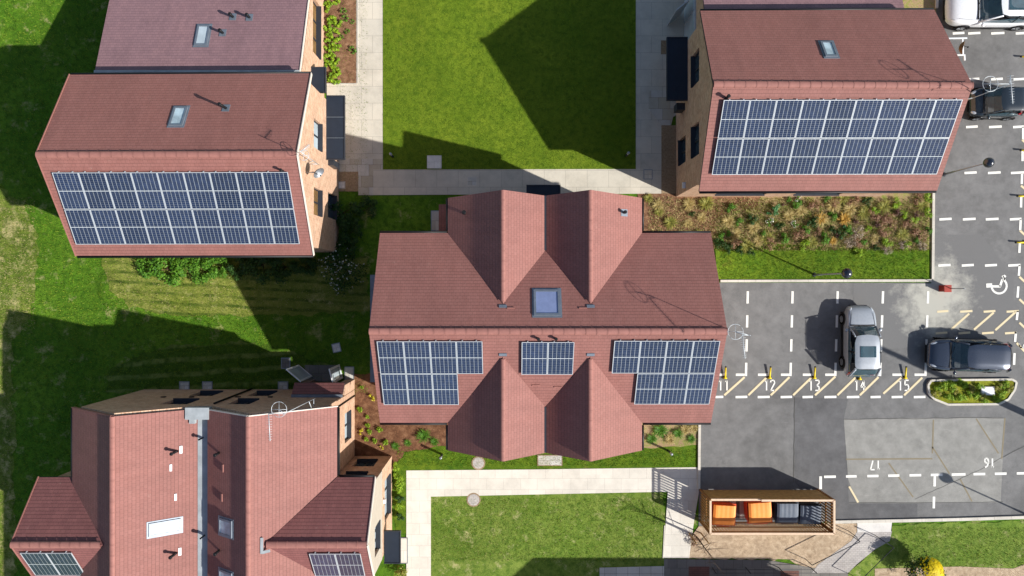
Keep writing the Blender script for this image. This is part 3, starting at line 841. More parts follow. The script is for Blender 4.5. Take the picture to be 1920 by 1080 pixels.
m = MB(); m.box(-9.285,-9.02,6.2,6.5,.9,2.2); m.build('meter_box', 'dark', rt)

# ---- plum roofed wing behind it ---------------------------------------------------
wing = thing('brick_house', 'lower brick house with a plum grey tiled roof at the top left of the photo', 'house', V(-15,14,0))
a, b, c, d = P(177,137,4.3), P(561,137,4.3), P(578,0,2.83), P(205,0,2.83)
e = (c - b); c = b + e*1.9; d = a + (d-a)*1.9
rb = MB(); rb.slab([b, c, d, a], .14); wroof = rb.build('roof', ['tile_grey','dark'], wing)
fl = MB(); fl.bar(a + V(0,-.02,.03), b + V(0,-.02,.03), .3, .03); fl.build('abutment_flashing', 'lead', wroof)
vm = MB(); vm.bar(b + V(.02,0,-.04), c + V(.02,0,-.04), .035, .15); vm.build('verge_trim', 'trim', wroof)
pw_ = plane_of(a, b, c); sl = (c.z-b.z)/(c.y-b.y)
wb = MB(); zz = lambda y: b.z + sl*(y-b.y) - .2
wb.extrude([(-19.7,y1+.03,-.1),(-10.06,y1+.03,-.1),(-10.06,y1+.03,zz(y1)),(-19.7,y1+.03,zz(y1))], (0,7.4,0)) if False else None
wb.extrude([(-19.7,y1+.03,-.1),(-19.7,c.y-.4,-.1),(-19.7,c.y-.4,zz(c.y-.4)),(-19.7,y1+.03,zz(y1+.03))], (9.64,0,0))
wl = wb.build('wall', 'brick', wing); cut = MB()
window_set(wing, 'E', -10.06, [(11.95,14.75,.85,2.15,'glass_brown_refl',2)], cut, .22); carve(wl, cut)
skylight(wing, 380, 67, .62, 1.2, *pw_, glass='glass_pale')
for x, y in ((437,32),(468,33),(418,62)): vent_pipe(wing, x, y, *pw_, h=.36, r=.065)
flat_canopy(wing, -10.05, -9.36, 9.82, 11.02, 2.5, 0)

# ---- house at the top right ---------------------------------------------------------
ZR2 = 7.9
rt, roof, wb, (x0,x1,y0,y1,ze,zr) = gable_house('red roofed brick house with eighteen solar panels beside the car park at the top right',
    P(1313,20,ZE), P(1752,18,ZE), P(1757,357.5,ZE), P(1311,358.5,ZE), P(1338,157.5,ZR2), P(1824,160,ZR2), 'tile', .14, .42, verge=False)
wl = wb.build('wall', 'brick', rt); cut = MB(); xw = x0
for f in wl.data.vertices: pass
window_set(rt, 'W', xw, [(9.75,11.3,3.4,4.7,'glass',1),(6.3,7.85,3.4,4.7,'glass',1),(6.4,7.75,.75,2.1,'glass',1)], cut)
window_set(rt, 'S', y0, [(10.6,13.2,.9,4.2,'glass',1),(14.7,17.1,.9,4.2,'glass',1)], cut)
carve(wl, cut)
pS = plane_of(P(1757,357.5,ZE), P(1311,358.5,ZE), P(1824,160,ZR2)); pN = plane_of(P(1313,20,ZE), P(1752,18,ZE), P(1338,157.5,ZR2))
panels(rt, (1357,187), [(0,9),(0,9)], *pS, pw=1.136)
skylight(rt, 1554, 93, .56, 1.0, *pN, glass='glass_mix')
vent_pipe(rt, 1362, 184, *pS, h=.3, r=.06, tab=False)
flat_canopy(rt, 7.78, xw-.003, 9.42, 12.5, 2.55, 0, edge='x0')
aerial(rt, V(19.85,8.2,6.4), V(20.0,8.2,9.6), V(19.5,8.2,6.4), V(19.22,8.2,9.5), (V(20.02,8.55,9.5), V(20.12,7.4,9.5)), .31)
m = MB(); m.box(xw-.42, xw-.004, 9.05, 9.4, 1.3, 2.0); m.build('meter_box', 'dark', rt)
m = MB(); m.box(xw-.16, xw-.004, 5.05, 5.35, 2.0, 2.12); m.build('wall_light', 'white', rt)
# rusty dish on a white wall bracket, out over the bays
dish(rt, V(19.98,10.75,6.3), V(.85,-.2,.5), .29, mat='rust')
m = MB()
for a, b in ((V(19.47,11.18,6.2),V(20.4,11.2,6.2)),(V(20.2,11.16,6.2),V(20.22,10.47,6.2)),(V(19.47,10.44,6.2),V(20.26,10.44,6.2)),(V(20.28,10.47,6.2),V(20.3,10.2,6.2))):
    m.bar(a, b, .06, .04)
m.build('dish_bracket', 'white', rt)

# ---- its plum roofed wing -------------------------------------------------------------
wing = thing('brick_house', 'plum grey roofed house showing a sliver above the top right roof', 'house', V(14,15,0))
a, b = P(1322,20,4.3), P(1698,20,4.3); a.y = b.y = 13.05
c, d = V(b.x,19.5,4.3-6.45*.362), V(a.x,19.5,4.3-6.45*.362)
rb = MB(); rb.slab([b, c, d, a], .14); wroof = rb.build('roof', ['tile_grey','dark'], wing)
fl = MB(); fl.bar(a + V(0,.0,.03), b + V(0,.0,.03), .2, .03); fl.build('abutment_flashing', 'lead', wroof)
wb = MB(); zz = lambda y: 4.3 - .362*(y-13.05) - .2
wb.extrude([(a.x+.12,y1+.03,-.1),(a.x+.12,19.2,-.1),(a.x+.12,19.2,zz(19.2)),(a.x+.12,y1+.03,zz(y1+.03))], (b.x-a.x-.24,0,0))
wl = wb.build('wall', 'brick', wing); cut = MB(); carve(wl, cut)
m = MB(); xx = a.x+.12
m.box(xx-.08, xx-.005, 12.75, 15.4, .02, 2.2); o = m.build('patio_door', 'alu', wing)
g = MB(); g.box(xx-.1, xx-.081, 12.85, 13.95, .15, 2.1); g.box(xx-.1, xx-.081, 14.1, 15.3, .15, 2.1); g.build('pane', 'glass_pale', o)
m = MB(); m.bar(V(8.98,14.6,1.1), V(8.3,14.05,1.1), .05, 2.1); m.build('open_door', 'alu', wing)

# ---- middle house -----------------------------------------------------------------------
mid = thing('gabled_house', 'red roofed house with four cross gables and three solar arrays in the middle', 'house', V(1.5,-1.85,0))
t_ = (7.75-ZE)/4.385; XW, XE = -6.1, 9.19; YN, YS, YR, ZM = 2.54, -6.23, -1.845, 7.75
GZ = 7.09; RX = (-.395, 3.42); EX = (-2.96, 6.0); gs = 1.85/2.565
XV = 1.515; ZV = GZ - (XV-RX[0])*gs
yr_n = YN - (GZ-ZE)/t_; yv_n = YN - (ZV-ZE)/t_; yr_s = YS + (GZ-ZE)/t_; yv_s = YS + (ZV-ZE)/t_
rb = MB()
rb.slab([V(XW,YS,ZE),V(XE,YS,ZE),V(XE,YR,ZM),V(XW,YR,ZM)], .14); rb.slab([V(XE,YN,ZE),V(XW,YN,ZE),V(XW,YR,ZM),V(XE,YR,ZM)], .14)
for yo, yov, yr, yv, ye, yrg in ((4.22,4.22,yr_n,yv_n,YN,4.26), (-7.42,-7.42,yr_s,yv_s,YS,-7.56)):
    sgn = 1 if yo > 0 else -1
    yo_o = 4.16 if sgn > 0 else -7.5; yvv = 4.2 if sgn > 0 else -7.5; yrr = 4.28 if sgn > 0 else -7.56
    A = [V(EX[0],yo_o,ZE),V(EX[0],ye,ZE),V(RX[0],yr,GZ),V(RX[0],yrr,GZ)]
    B = [V(RX[0],yrr,GZ),V(RX[0],yr,GZ),V(XV,yv,ZV),V(XV,yvv,ZV)]
    Cq = [V(XV,yvv,ZV),V(XV,yv,ZV),V(RX[1],yr,GZ),V(RX[1],yrr,GZ)]
    D = [V(RX[1],yrr,GZ),V(RX[1],yr,GZ),V(EX[1],ye,ZE),V(EX[1],yo_o,ZE)]
    for q in (A, B, Cq, D):
        if sgn < 0: q = q[::-1]
        q = [p + UP*.012 for p in q]
        n = (q[1]-q[0]).cross(q[2]-q[0])
        rb.slab(q if n.z > 0 else q[::-1], .13)
roof = rb.build('roof', ['tile','dark'], mid)
ridge_caps(roof, V(XW,YR,ZM+.03), V(XE,YR,ZM+.03))
for x in RX:
    ridge_caps(roof, V(x,4.27,GZ+.02), V(x,yr_n+.1,GZ+.02), w=.11); ridge_caps(roof, V(x,-7.55,GZ+.02), V(x,yr_s-.1,GZ+.02), w=.11)
    for yy, s_ in ((yr_n,-1),(yr_s,1)):
        sd = MB(); nn = V(0, -s_*t_, 1).normalized() if s_ > 0 else V(0,t_,1).normalized()
        cc = V(x, yy + s_*.1, GZ + .1*t_ + .03)
        sd.obox(cc, V(1,0,0), nn.cross(V(1,0,0)), nn, .17, .07, .012); sd.build('lead_saddle', 'flash', roof)
for yy in (4.2, -7.48):
    vl = MB(); vl.bar(V(XV,yy,ZV+.03), V(XV, (yv_n if yy > 0 else yv_s), ZV+.03), .1, .03); vl.build('valley_gutter', 'dark', roof)
gutter(roof, V(XW,YN+.05,ZE-.06), V(EX[0]-.05,YN+.05,ZE-.06)); gutter(roof, V(EX[1]+.05,YN+.05,ZE-.06), V(XE,YN+.05,ZE-.06))
gutter(roof, V(XW,YS-.05,ZE-.06), V(EX[0]-.05,YS-.05,ZE-.06)); gutter(roof, V(EX[1]+.05,YS-.05,ZE-.06), V(XE,YS-.05,ZE-.06))
for x, s_ in ((EX[0],-1),(EX[1],1)):
    gutter(roof, V(x+s_*.05,4.14,ZE-.06), V(x+s_*.05,YN+.12,ZE-.06)); gutter(roof, V(x+s_*.05,-7.48,ZE-.06), V(x+s_*.05,YS-.12,ZE-.06))
wb = MB(); wx0, wx1, wy0, wy1 = XW+.12, XE-.12, YS+.4, YN-.4
wb.extrude([(wx0,wy0,-.1),(wx0,wy1,-.1),(wx0,wy1,ZE+.02),(wx0,YR,ZM-.22),(wx0,wy0,ZE+.02)], (wx1-wx0,0,0))
o = wb.build('wall', 'brick', mid); cut = MB()
window_set(mid, 'E', wx1, [(-1.2,.2,.8,2.1,'glass',1),(-4.6,-3.2,.8,2.1,'glass',1),(-2.6,-1.2,3.5,4.8,'glass',1)], cut)
window_set(mid, 'S', wy0, [(-5.2,-3.9,.8,2.1,'glass',1),(6.6,7.9,.8,2.1,'glass',1)], cut)
window_set(mid, 'N', wy1, [(-5.2,-3.9,.8,2.1,'glass',1),(6.6,7.9,.8,2.1,'glass',1)], cut)
carve(o, cut)
for ya, yb in ((wy1-.3, 4.08), (-7.34, wy0+.3)):
    wb = MB(); wb.extrude([(EX[0]+.36,ya,-.1),(EX[1]-.36,ya,-.1),(EX[1]-.36,ya,ZE+.03),(RX[1],ya,GZ-.2),(XV,ya,ZV-.2),(RX[0],ya,GZ-.2),(EX[0]+.36,ya,ZE+.03)], (0,yb-ya,0))
    o = wb.build('wall', 'brick', mid); cut = MB(); fc, yy = ('N', yb) if ya > 0 else ('S', ya)
    window_set(mid, fc, yy, [(x-.65,x+.65,z,z+1.3,'glass',1) for x in (-1.2,4.25) for z in (.8,3.6)], cut)
    cut2 = MB(); m = MB(); m.box(1.08, 1.95, yy+.004 if ya > 0 else yy-.05, yy+.05 if ya > 0 else yy-.004, .02, 2.12); m.build('front_door', 'dark', mid)
    carve(o, cut)
pS = plane_of(V(XW,YS,ZE),V(XE,YS,ZE),V(XE,YR,ZM)); pN = plane_of(V(XE,YN,ZE),V(XW,YN,ZE),V(XW,YR,ZM))
panels(mid, (706,639.5), [(0,4),(0,3)], *pS); panels(mid, (978,641), [(0,2)], *pS)
panels(mid, (1152,638.5), [(0,4),(1,3)], *pS)
skylight(mid, 1025.5, 568, 1.15, 1.28, *pN, glass='glass_sky', bar=.1)
pA = plane_of(V(EX[0],4.2,ZE),V(EX[0],YN,ZE),V(RX[0],yr_n,GZ)); pD = plane_of(V(RX[1],4.2,GZ),V(RX[1],yr_n,GZ),V(EX[1],YN,ZE))
vent_pipe(mid, 871, 400, *pA, h=.4, r=.07, tab=False); vent_pipe(mid, 1170, 399, *pD, h=.34, r=.06)
for x in (1009, 1042): vent_pipe(mid, x, 635, *pS, h=.2, r=.055, tab=False)
for x, y, p_ in ((958,578,pN),(1093,578,pN),(1005,722,pS),(1046,725,pS)):
    tab(mid, x, y, .34, .06, *p_, mat='ridge', name='tile_vent')
flat_canopy(mid, .72, 2.38, 4.09, 5.12, 2.5, 0)
m = MB(); m.box(-7.08, wx0-.003, -4.7, .66, 2.5, 2.6); o = m.build('side_canopy', 'flash', mid)
m = MB()
for y in (-4.5, -2, .46): m.box(-7.02,-6.96,y-.03,y+.03,0,2.499)
m.build('canopy_post', 'dark', mid)
m = MB(); m.slab([V(EX[0]-.72,2.85,2.35),V(EX[0]+.355,2.85,2.7),V(EX[0]+.355,4.2,2.7),V(EX[0]-.72,4.2,2.35)], .12); m.build('lean_to_roof', ['tile','dark'], mid)
m = MB(); m.box(EX[0]-.55,EX[0]+.34,2.95,4.0,0,2.25); m.build('side_porch', 'brick', mid)
m = MB(); m.box(1.35,2.0,-7.95,-7.345,2.3,2.38); m.build('door_canopy', 'white', mid)
aerial(mid, V(9.5,-1.9,6.1), V(9.55,-1.9,9.6), V(9.1,-1.9,6.1), V(8.98,-1.76,9.5), (V(9.27,-1.9,9.45), V(9.38,-2.85,9.45)), .31)

# ---- twin gabled house at the bottom left -------------------------------------------------
tw = thing('gabled_house', 'twin gabled red roofed house with a pale central gutter at the bottom left', 'house', V(-14,-12,0))
k = .68; ZT = 7.45; XA, XB = -17.24, -11.38; EW, EE = -20.17, -8.08; YT = -5.54; YB = -24.0
VW, VE = -14.4, -13.83
za = ZT - (XA-EW)*k; zb = ZT - (EE-XB)*k; zv1 = ZT - (VW-XA)*k; zv2 = ZT - (XB-VE)*k; zg = zv1
rb = MB()
for q in ([V(EW,YT+.05,za),V(EW,YB,za),V(XA,YB,ZT),V(XA,YT,ZT)], [V(XA,YT,ZT),V(XA,YB,ZT),V(VW,YB,zg),V(VW,YT,zg)],
          [V(VE,YT,zv2),V(VE,YB,zv2),V(XB,YB,ZT),V(XB,YT,ZT)], [V(XB,YT,ZT),V(XB,YB,ZT),V(EE,YB,zb),V(EE,YT+.05,zb)]):
    rb.slab(q, .14)
roof = rb.build('roof', ['tile','dark'], tw)
CY, CZ, CN, CS = -11.2, 7.07, -8.74, -13.68; ck_ = (CZ-ZE)/(CN-CY)
xin_e = XB + (ZT-CZ)/k; xin_w = XA - (ZT-CZ)/k
rb = MB()
def up(q): 
    q = [p + UP*.012 for p in q]; n = (q[1]-q[0]).cross(q[2]-q[0]); return q if n.z > 0 else q[::-1]
rb.slab(up([V(-6.33,CN,ZE),V(EE,CN,ZE),V(xin_e,CY,CZ),V(-6.33,CY,CZ)]), .14); rb.slab(up([V(-6.33,CS,ZE),V(EE,CS,ZE),V(xin_e,CY,CZ),V(-6.33,CY,CZ)]), .14)
rb.build('cross_gable_roof', ['tile_big','dark'], tw); rb = MB()
rb.slab(up([V(-21.85,CN,ZE),V(EW,CN,ZE),V(xin_w,CY,CZ),V(-21.85,CY,CZ)]), .14); rb.slab(up([V(-21.85,CS,ZE),V(EW,CS,ZE),V(xin_w,CY,CZ),V(-21.85,CY,CZ)]), .14)
rb.build('cross_gable_roof', ['tile_big','dark'], tw)
ridge_caps(roof, V(XA,YT,ZT+.02), V(XA,YB,ZT+.02), w=.12); ridge_caps(roof, V(XB,YT,ZT+.02), V(XB,YB,ZT+.02), w=.12)
ridge_caps(roof, V(-6.33,CY,CZ+.03), V(xin_e+.12,CY,CZ+.03), w=.16); ridge_caps(roof, V(-21.85,CY,CZ+.03), V(xin_w-.12,CY,CZ+.03), w=.16)
m = MB(); m.box(VW+.001, VE-.001, YB, YT-.02, zg-.06, zg-.02); m.build('valley_gutter', 'lead', roof)
m = MB(); m.box(VW-.4, VE+.1, YT-.42, YT+.12, zg+.04, zg+.38); m.box(VW-.25,VW,YT-.62,YT-.43,zg+.1,zg+.3); m.build('gutter_hopper', 'lead', roof)
m = MB(); cc = V(xin_e-.05, CY, CZ+.09); m.bar(cc + V(0,-.35,.02), cc + V(0,.35,.02), .12, .04); m.bar(cc + V(.0,-.3,.02), cc + V(.35,-.22,.0), .12, .04); m.build('lead_saddle', 'lead', roof)
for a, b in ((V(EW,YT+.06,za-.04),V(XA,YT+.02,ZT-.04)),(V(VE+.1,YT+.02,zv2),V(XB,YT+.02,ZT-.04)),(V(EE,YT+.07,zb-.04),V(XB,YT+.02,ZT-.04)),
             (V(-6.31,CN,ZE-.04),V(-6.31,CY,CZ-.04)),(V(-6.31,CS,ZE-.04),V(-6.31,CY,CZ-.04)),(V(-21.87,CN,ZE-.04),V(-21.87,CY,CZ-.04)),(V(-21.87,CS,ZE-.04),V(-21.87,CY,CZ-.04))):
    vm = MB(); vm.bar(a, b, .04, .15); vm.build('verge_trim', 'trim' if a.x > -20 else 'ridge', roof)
gutter(roof, V(EE+.05,YT,zb-.06), V(EE+.05,CN+.05,zb-.06)); gutter(roof, V(EW-.05,YT,za-.06), V(EW-.05,CN+.05,za-.06))
gutter(roof, V(EE+.1,CN+.05,ZE-.06), V(-6.36,CN+.05,ZE-.06))
wb = MB(); yw = -5.43; wxe = -8.46; wxw = -19.7
wb.extrude([(wxw,yw,-.1),(wxe,yw,-.1),(wxe,yw,ZT-(wxe-XB)*k-.2),(XB,yw,ZT-.2),(VE,yw,zg-.2),(VW,yw,zg-.2),(XA,yw,ZT-.2),(wxw,yw,ZT-(XA-wxw)*k-.2)], (0,-18,0))
wl = wb.build('wall', 'brick', tw); cut = MB()
window_set(tw, 'N', yw, [(-16.47,-15.19,3.5,4.85,'glass',1),(-13.33,-12.28,3.5,4.85,'glass',1),(-16.3,-15.1,.9,2.3,'glass',1),(-13.35,-12.26,.9,2.3,'glass',1)], cut)
window_set(tw, 'E', wxe, [(-7.85,-6.35,.95,2.25,'glass_pale',1)], cut)
carve(wl, cut)
# sunlit east face: a buff skin of the same brick
wb = MB(); wb.extrude([(-19.0+12.57,CN-.26,-.1),(-6.43,CS+.3,-.1),(-6.43,CS+.3,ZE),(-6.43,CY,CZ-.2),(-6.43,CN-.26,ZE)], (-3.5,0,0))
wl2 = wb.build('wall', 'brick', tw); cut = MB()
window_set(tw, 'E', -6.43, [(-11.85,-9.75,.7,2.2,'glass_pale',2),(-12.6,-11.2,3.7,4.9,'glass_pale',2)], cut)
window_set(tw, 'N', CN-.26, [(-8.1,-7.0,3.4,4.7,'glass',1),(-8.1,-7.0,.9,2.2,'glass',1)], cut)
carve(wl2, cut)
wb = MB(); wb.extrude([(-6.429,CN-.27,3.0),(-6.429,CS+.31,3.0),(-6.429,CS+.31,ZE-.05),(-6.429,CY,CZ-.25),(-6.429,CN-.27,ZE-.05)], (.03,0,0))
o = wb.build('render_panel', 'render', tw); cut = MB(); cut.box(-6.6,-6.2,-12.6,-11.2,3.7,4.9); carve(o, cut)
wb = MB(); wb.extrude([(-21.7,CN-.26,-.1),(-21.7,CS+.3,-.1),(-21.7,CS+.3,ZE),(-21.7,CY,CZ-.2),(-21.7,CN-.26,ZE)], (3.0,0,0))
o = wb.build('wall', 'brick', tw); carve(o, MB())
m = MB(); m.box(wxe-.001+.002, wxe+.03, -8.98, -5.45, .0, 3.9)   # skin of the same brick on the sunlit side
cutm = MB(); cutm.box(wxe-.3, wxe+.3, -7.85, -6.35, .95, 2.25)
o = m.build('side_wall', 'brick', tw); carve(o, cutm)
m = MB(); m.tube([V(-13.9,-5.38,4.9), V(-13.9,-5.38,.1)], .045, 8); m.build('drainpipe', 'black', tw)
m = MB(); m.tube([V(-8.4,-5.75,4.6), V(-8.4,-5.75,.1)], .04, 8); m.build('drainpipe', 'black', tw)
m = MB()
for x in (-17.3,-15.9,-13.6,-12.0): m.box(x-.11, x+.11, -5.425, -5.38, 2.72, 2.86)
m.build('air_vent', 'black', tw)
m = MB(); m.box(-6.425,-6.3,-10.75,-10.55,2.45,2.65); m.build('wall_light', 'white', tw)
flat_canopy(tw, -6.395, -5.62, -13.75, -12.2, 2.5, 0)
# porch with its own strip of roof, french doors standing open
m = MB(); m.slab([V(-10.95,-4.76,2.3),V(-10.95,-5.28,2.75),V(-8.42,-5.28,2.75),V(-8.42,-4.76,2.3)], .1); po = m.build('porch_roof', ['tile_big','dark'], tw)
m = MB(); m.box(-10.95,-8.42,-5.42,-5.285,2.72,2.84); m.build('porch_flashing', 'flash', po)
m = MB(); m.box(-8.9,-8.43,-5.42,-4.9,0,2.2); m.build('porch_wall', 'brick', tw)
m = MB(); m.box(-10.95,-10.55,-5.42,-4.9,0,2.2); m.build('porch_wall', 'brick_shade', tw)  # west pier: same brick, its shade put into the colour
def leaf_door(a, b):
    a, b = Vector(a), Vector(b); z = Vector((0,0,1.08)); m = MB()
    m.bar(a + UP*2.08, b + UP*2.08, .05, .12); m.bar(a + UP*.1, b + UP*.1, .05, .14)
    d = (b-a).normalized()
    for p in (a + d*.05, b - d*.05): m.bar(p + UP*.171, p + UP*2.019, .05, .1, up=d)
    o = m.build('door_leaf', 'white', tw); g = MB(); g.bar(a + d*.1 + z, b - d*.1 + z, .02, 1.84); g.build('pane', 'glass_pale', o)
leaf_door(G(586,706), G(560,684)); leaf_door(G(643,709), G(636,683))
# roof furniture
p1 = plane_of(V(XA,YT,ZT),V(XA,YB,ZT),V(VW,YB,zg)); p2 = plane_of(V(VE,YT,zv2),V(VE,YB,zv2),V(XB,YB,ZT))
skylight(tw, 309, 989, .6, 1.3, *p1, glass='blind'); skylight(tw, 424, 989, .75, .95, *p2, glass='glass_mix'); skylight(tw, 424, 1086, .75, .95, *p2, glass='glass_mix')
for x, y in ((338,843),(336,1034)):
    vent_pipe(tw, x-6, y+3, *p1, h=.5, r=.06, tab=False); tab(tw, x+1, y, .34, .12, *p1)
for x, y in ((320,877),(329,932)): tab(tw, x, y, .3, .1, *p1)
for x, y in ((411,849),(411,1032)): vent_pipe(tw, x, y, *p2, h=.42, r=.06, tab=False)
for x, y in ((380,821),(383,1004)): vent_pipe(tw, x, y, V(VW,0,zg), UP, h=.42, r=.035, tab=False, cowl=False)
for x, y in ((418,878),(416,933)): tab(tw, x, y, .34, .1, *p2, mat='ridge', name='tile_vent')
pcs = plane_of(V(-6.33,CS,ZE),V(EE,CS,ZE),V(-6.33,CY,CZ))
panels(tw, (579,1038), [(0,2)], *pcs); panels(tw, (37,1036.5), [(0,2)], *pcs)
aerial(tw, V(-9.1,-5.1,5.2), V(-9.15,-5.05,9.6), V(-9.1,-5.5,5.2), V(-9.36,-4.88,9.5), (V(-9.78,-5.05,9.5), V(-9.72,-6.15,9.5)), .31)

# ---- the neighbour just south of the frame, whose shadow reaches in ------------------------
rt, roof, wb, _ = gable_house('red roofed house just below the bottom edge, shading the slabs', V(7.2,-25.0,ZE), V(21.2,-25.0,ZE), V(21.2,-25.1,ZE), V(7.2,-25.1,ZE), V(7.2,-25.05,ZE+.01), V(21.2,-25.05,ZE+.01), 'tile', .1, .02) if False else (None,)*4
def far_house(label, x0, x1, yn, ys, ze, zr):
    root = thing('brick_house', label, 'house', V((x0+x1)/2,(yn+ys)/2,0)); ym = (yn+ys)/2
    rb = MB(); rb.slab([V(x0,ys,ze),V(x1,ys,ze),V(x1,ym,zr),V(x0,ym,zr)], .14); rb.slab([V(x1,yn,ze),V(x0,yn,ze),V(x0,ym,zr),V(x1,ym,zr)], .14)
    r_ = rb.build('roof', ['tile','dark'], root); ridge_caps(r_, V(x0,ym,zr+.03), V(x1,ym,zr+.03))
    wb = MB(); wb.extrude([(x0+.1,ys+.4,-.1),(x0+.1,yn-.4,-.1),(x0+.1,yn-.4,ze),(x0+.1,ym,zr-.2),(x0+.1,ys+.4,ze)], (x1-x0-.2,0,0))
    o = wb.build('wall', 'brick', root); carve(o, MB())
far_house('red roofed house just below the bottom edge that shades the grey slabs', 7.9, 20.6, -17.5, -26, ZE, ZR)
# ------------------------------------------------------------------ cars
def car(name, label, loc, rz, L, Wd, Ht, hood, hoodlen, cab, paint, scr=.62, boot=.0, roofbars=False, sunroof=None, cat='car', roofcol=None, rw=.80, ws_top=None):
    """local +x is the front. cab = (rear base, rear roof, front roof, front base) as fractions of L from the rear"""
    root = thing(name, label, cat, (0,0,0)); hw = Wd/2; zb = .24
    X = lambda f: -L/2 + f*L
    belt = hood + .02
    cf = cab[3]
    st = [(0,.70,.52,.42),(.012,.84,.56,.36),(.05,.94,.80,.30),(.12,.985,.97,.26),(.3,1,1.0,.25),(.5,1,1.0,.25),(cf-.04,1,1.0,.25),(cf+.05,.985,.985,.25),
          (.86,.965,.93,.26),(.935,.875,.86,.29),(.98,.72,.70,.34),(1.0,.54,.56,.42)]
    rows = []
    for f, w, zt, zl in st:
        w = hw*w; zt = hood*zt; zl = max(zl, zb)
        half = [(0,zl),(w*.7,zl),(w*.95,zl+.05),(w,zl+(zt-zl)*.35),(w*.995,zl+(zt-zl)*.62),(w*.965,zl+(zt-zl)*.86),(w*.88,zl+(zt-zl)*.97),(w*.6,zt+.012),(0,zt+.03)]
        x = X(f)
        ring = [V(x,y,z) for y, z in half] + [V(x,-y,z) for y, z in half[-2:0:-1]]
        rows.append(ring)
    b = MB(); b.grid(rows, 0, True, True); n = len(rows[0])
    b.cap([k for k in range(n)][::-1]); b.cap([(len(rows)-1)*n + k for k in range(n)])
    body = b.build('body', paint, root); sm = body.modifiers.new('round', 'SUBSURF'); sm.levels = sm.render_levels = 2
    # greenhouse
    x0, x1, x2, x3 = (X(f) for f in cab); wb_, wr = hw*.90, hw*rw; zB = hood - .06; zR_ = Ht - .035
    def quadpatch(nm, c00, c10, c11, c01, bulge, mat, parent, m=8, k=4):
        c00, c10, c11, c01 = map(Vector, (c00,c10,c11,c01)); bl = Vector(bulge); rws = []
        for i in range(k+1):
            t = i/k; a = c00.lerp(c01, t); c = c10.lerp(c11, t)
            rws.append([a.lerp(c, j/m) + bl*(4*(j/m)*(1-j/m)) for j in range(m+1)])
        q = MB(); q.grid(rws, 0, True); return q.build(nm, mat, parent)
    quadpatch('windscreen', (x3,wb_*.97,zB),(x3,-wb_*.97,zB),(x2,-wr*.97,zR_),(x2,wr*.97,zR_),(.11,0,.0),'carglass',root)
    quadpatch('rear_window', (x0,-wb_*.95,zB),(x0,wb_*.95,zB),(x1,wr*.95,zR_),(x1,-wr*.95,zR_),(-.06,0,0),'carglass',root)
    for s_ in (1,-1):
        a, c = (x0+.06, wb_*s_, zB), (x3-.02, wb_*s_, zB); e, d = (x1+.04, wr*s_, zR_), (x2-.02, wr*s_, zR_)
        if s_ > 0: a, c, e, d = c, a, d, e
        quadpatch('side_window', a, c, e, d, (0,.03*s_,0), 'carglass', root)
    for s_ in (1,-1):
        pl = MB(); pl.tube([V(x3+.02,wb_*s_*.98,zB),V((x2+x3)/2+.02,(wb_+wr)/2*s_*.985,(zB+zR_)/2),V(x2,wr*s_,zR_)], .04, 6)
        pl.build('pillar', roofcol or paint, root); pl = MB(); pl.tube([V(x0,wb_*s_*.98,zB),V(x1,wr*s_*.98,zR_)], .06, 6); pl.build('pillar', roofcol or paint, root); pl = MB()
        xm = (x1+x2)/2; pl.bar(V(xm+.05,(wb_+.012)*s_,zB), V(xm,(wr+.022)*s_,zR_), .07, .03)
        pl.build('pillar', 'black', root)
    rb = MB(); rws = []
    NX, NY = 10, 8
    for i in range(NX+1):
        t = i/NX; x = x1 - .02 + (x2 - x1 + .05)*t; end = min(t, 1-t)*NX
        wv = wr*(1.0 if end >= 1 else (.93 if end > 0 else .84)); crown = .045*(1-(2*t-1)**4); drop = 0 if end >= 1 else (.02 if end < .5 else .0)
        xb = .07*(t > .5) * 0
        rws.append([V(x + (.06*(1-abs(2*j/NY-1)**2) if i == NX else 0), wv*(2*j/NY-1)*1.0, zR_ - .01 + crown*(1-(abs(2*j/NY-1))**3) - drop - (.03 if j in (0,NY) else 0)) for j in range(NY+1)])
    rb.grid([r[::-1] for r in rws], 0, True)
    rf = rb.build('roof', roofcol or paint, root)
    if sunroof:
        a, c = sunroof; q = MB(); q.box(x1+(x2-x1)*a, x1+(x2-x1)*c, -wr*.62, wr*.62, zR_+.03, zR_+.052); q.build('sunroof', 'carglass', rf)
    if roofbars:
        for s_ in (1,-1):
            q = MB(); q.tube([V(x1+.1,wr*.9*s_,zR_+.01),V(x1+.2,wr*.9*s_,zR_+.07),V(x2-.25,wr*.9*s_,zR_+.07),V(x2-.12,wr*.9*s_,zR_+.01)], .022, 6); q.build('roof_rail', 'chrome', rf)
    q = MB(); q.box(x0+.1, x3-.22, -wb_*.88, wb_*.88, hood-.02, hood+.046); q.build('interior_floor', 'trimblack', root)
    q = MB(); q.box(x3-.42, x3-.12, -wb_*.82, wb_*.82, hood-.02, hood+.062); q.build('dashboard', 'dash', root)
    for fx_, s_ in ((.60,1),(.60,-1),(.27,1),(.27,-1)):
        cx_ = x1 + (x2-x1)*fx_
        q = MB(); q.ball(V(cx_, s_*wb_*.42, hood+.06), .24, 12, 8, sz=.75); q.ball(V(cx_-.06, s_*wb_*.42, hood+.27), .11, 10, 6); q.build('seat', 'dash' if fx_ > .5 else 'trimblack', root)
    # bonnet shut lines, bumper, lamps, mirrors, wheels
    q = MB()
    for s_ in (1,-1): q.tube([V(x3+.02,hw*.80*s_,hood-.005),V(X(.9),hw*.68*s_,hood*.925+.0)], .008, 5)
    q.build('bonnet_seam', 'black', root)
    q = MB(); q.box(x3+.02, x3+.1, -wb_*.85, wb_*.85, hood-.0, hood+.028); q.build('scuttle', 'black', root)
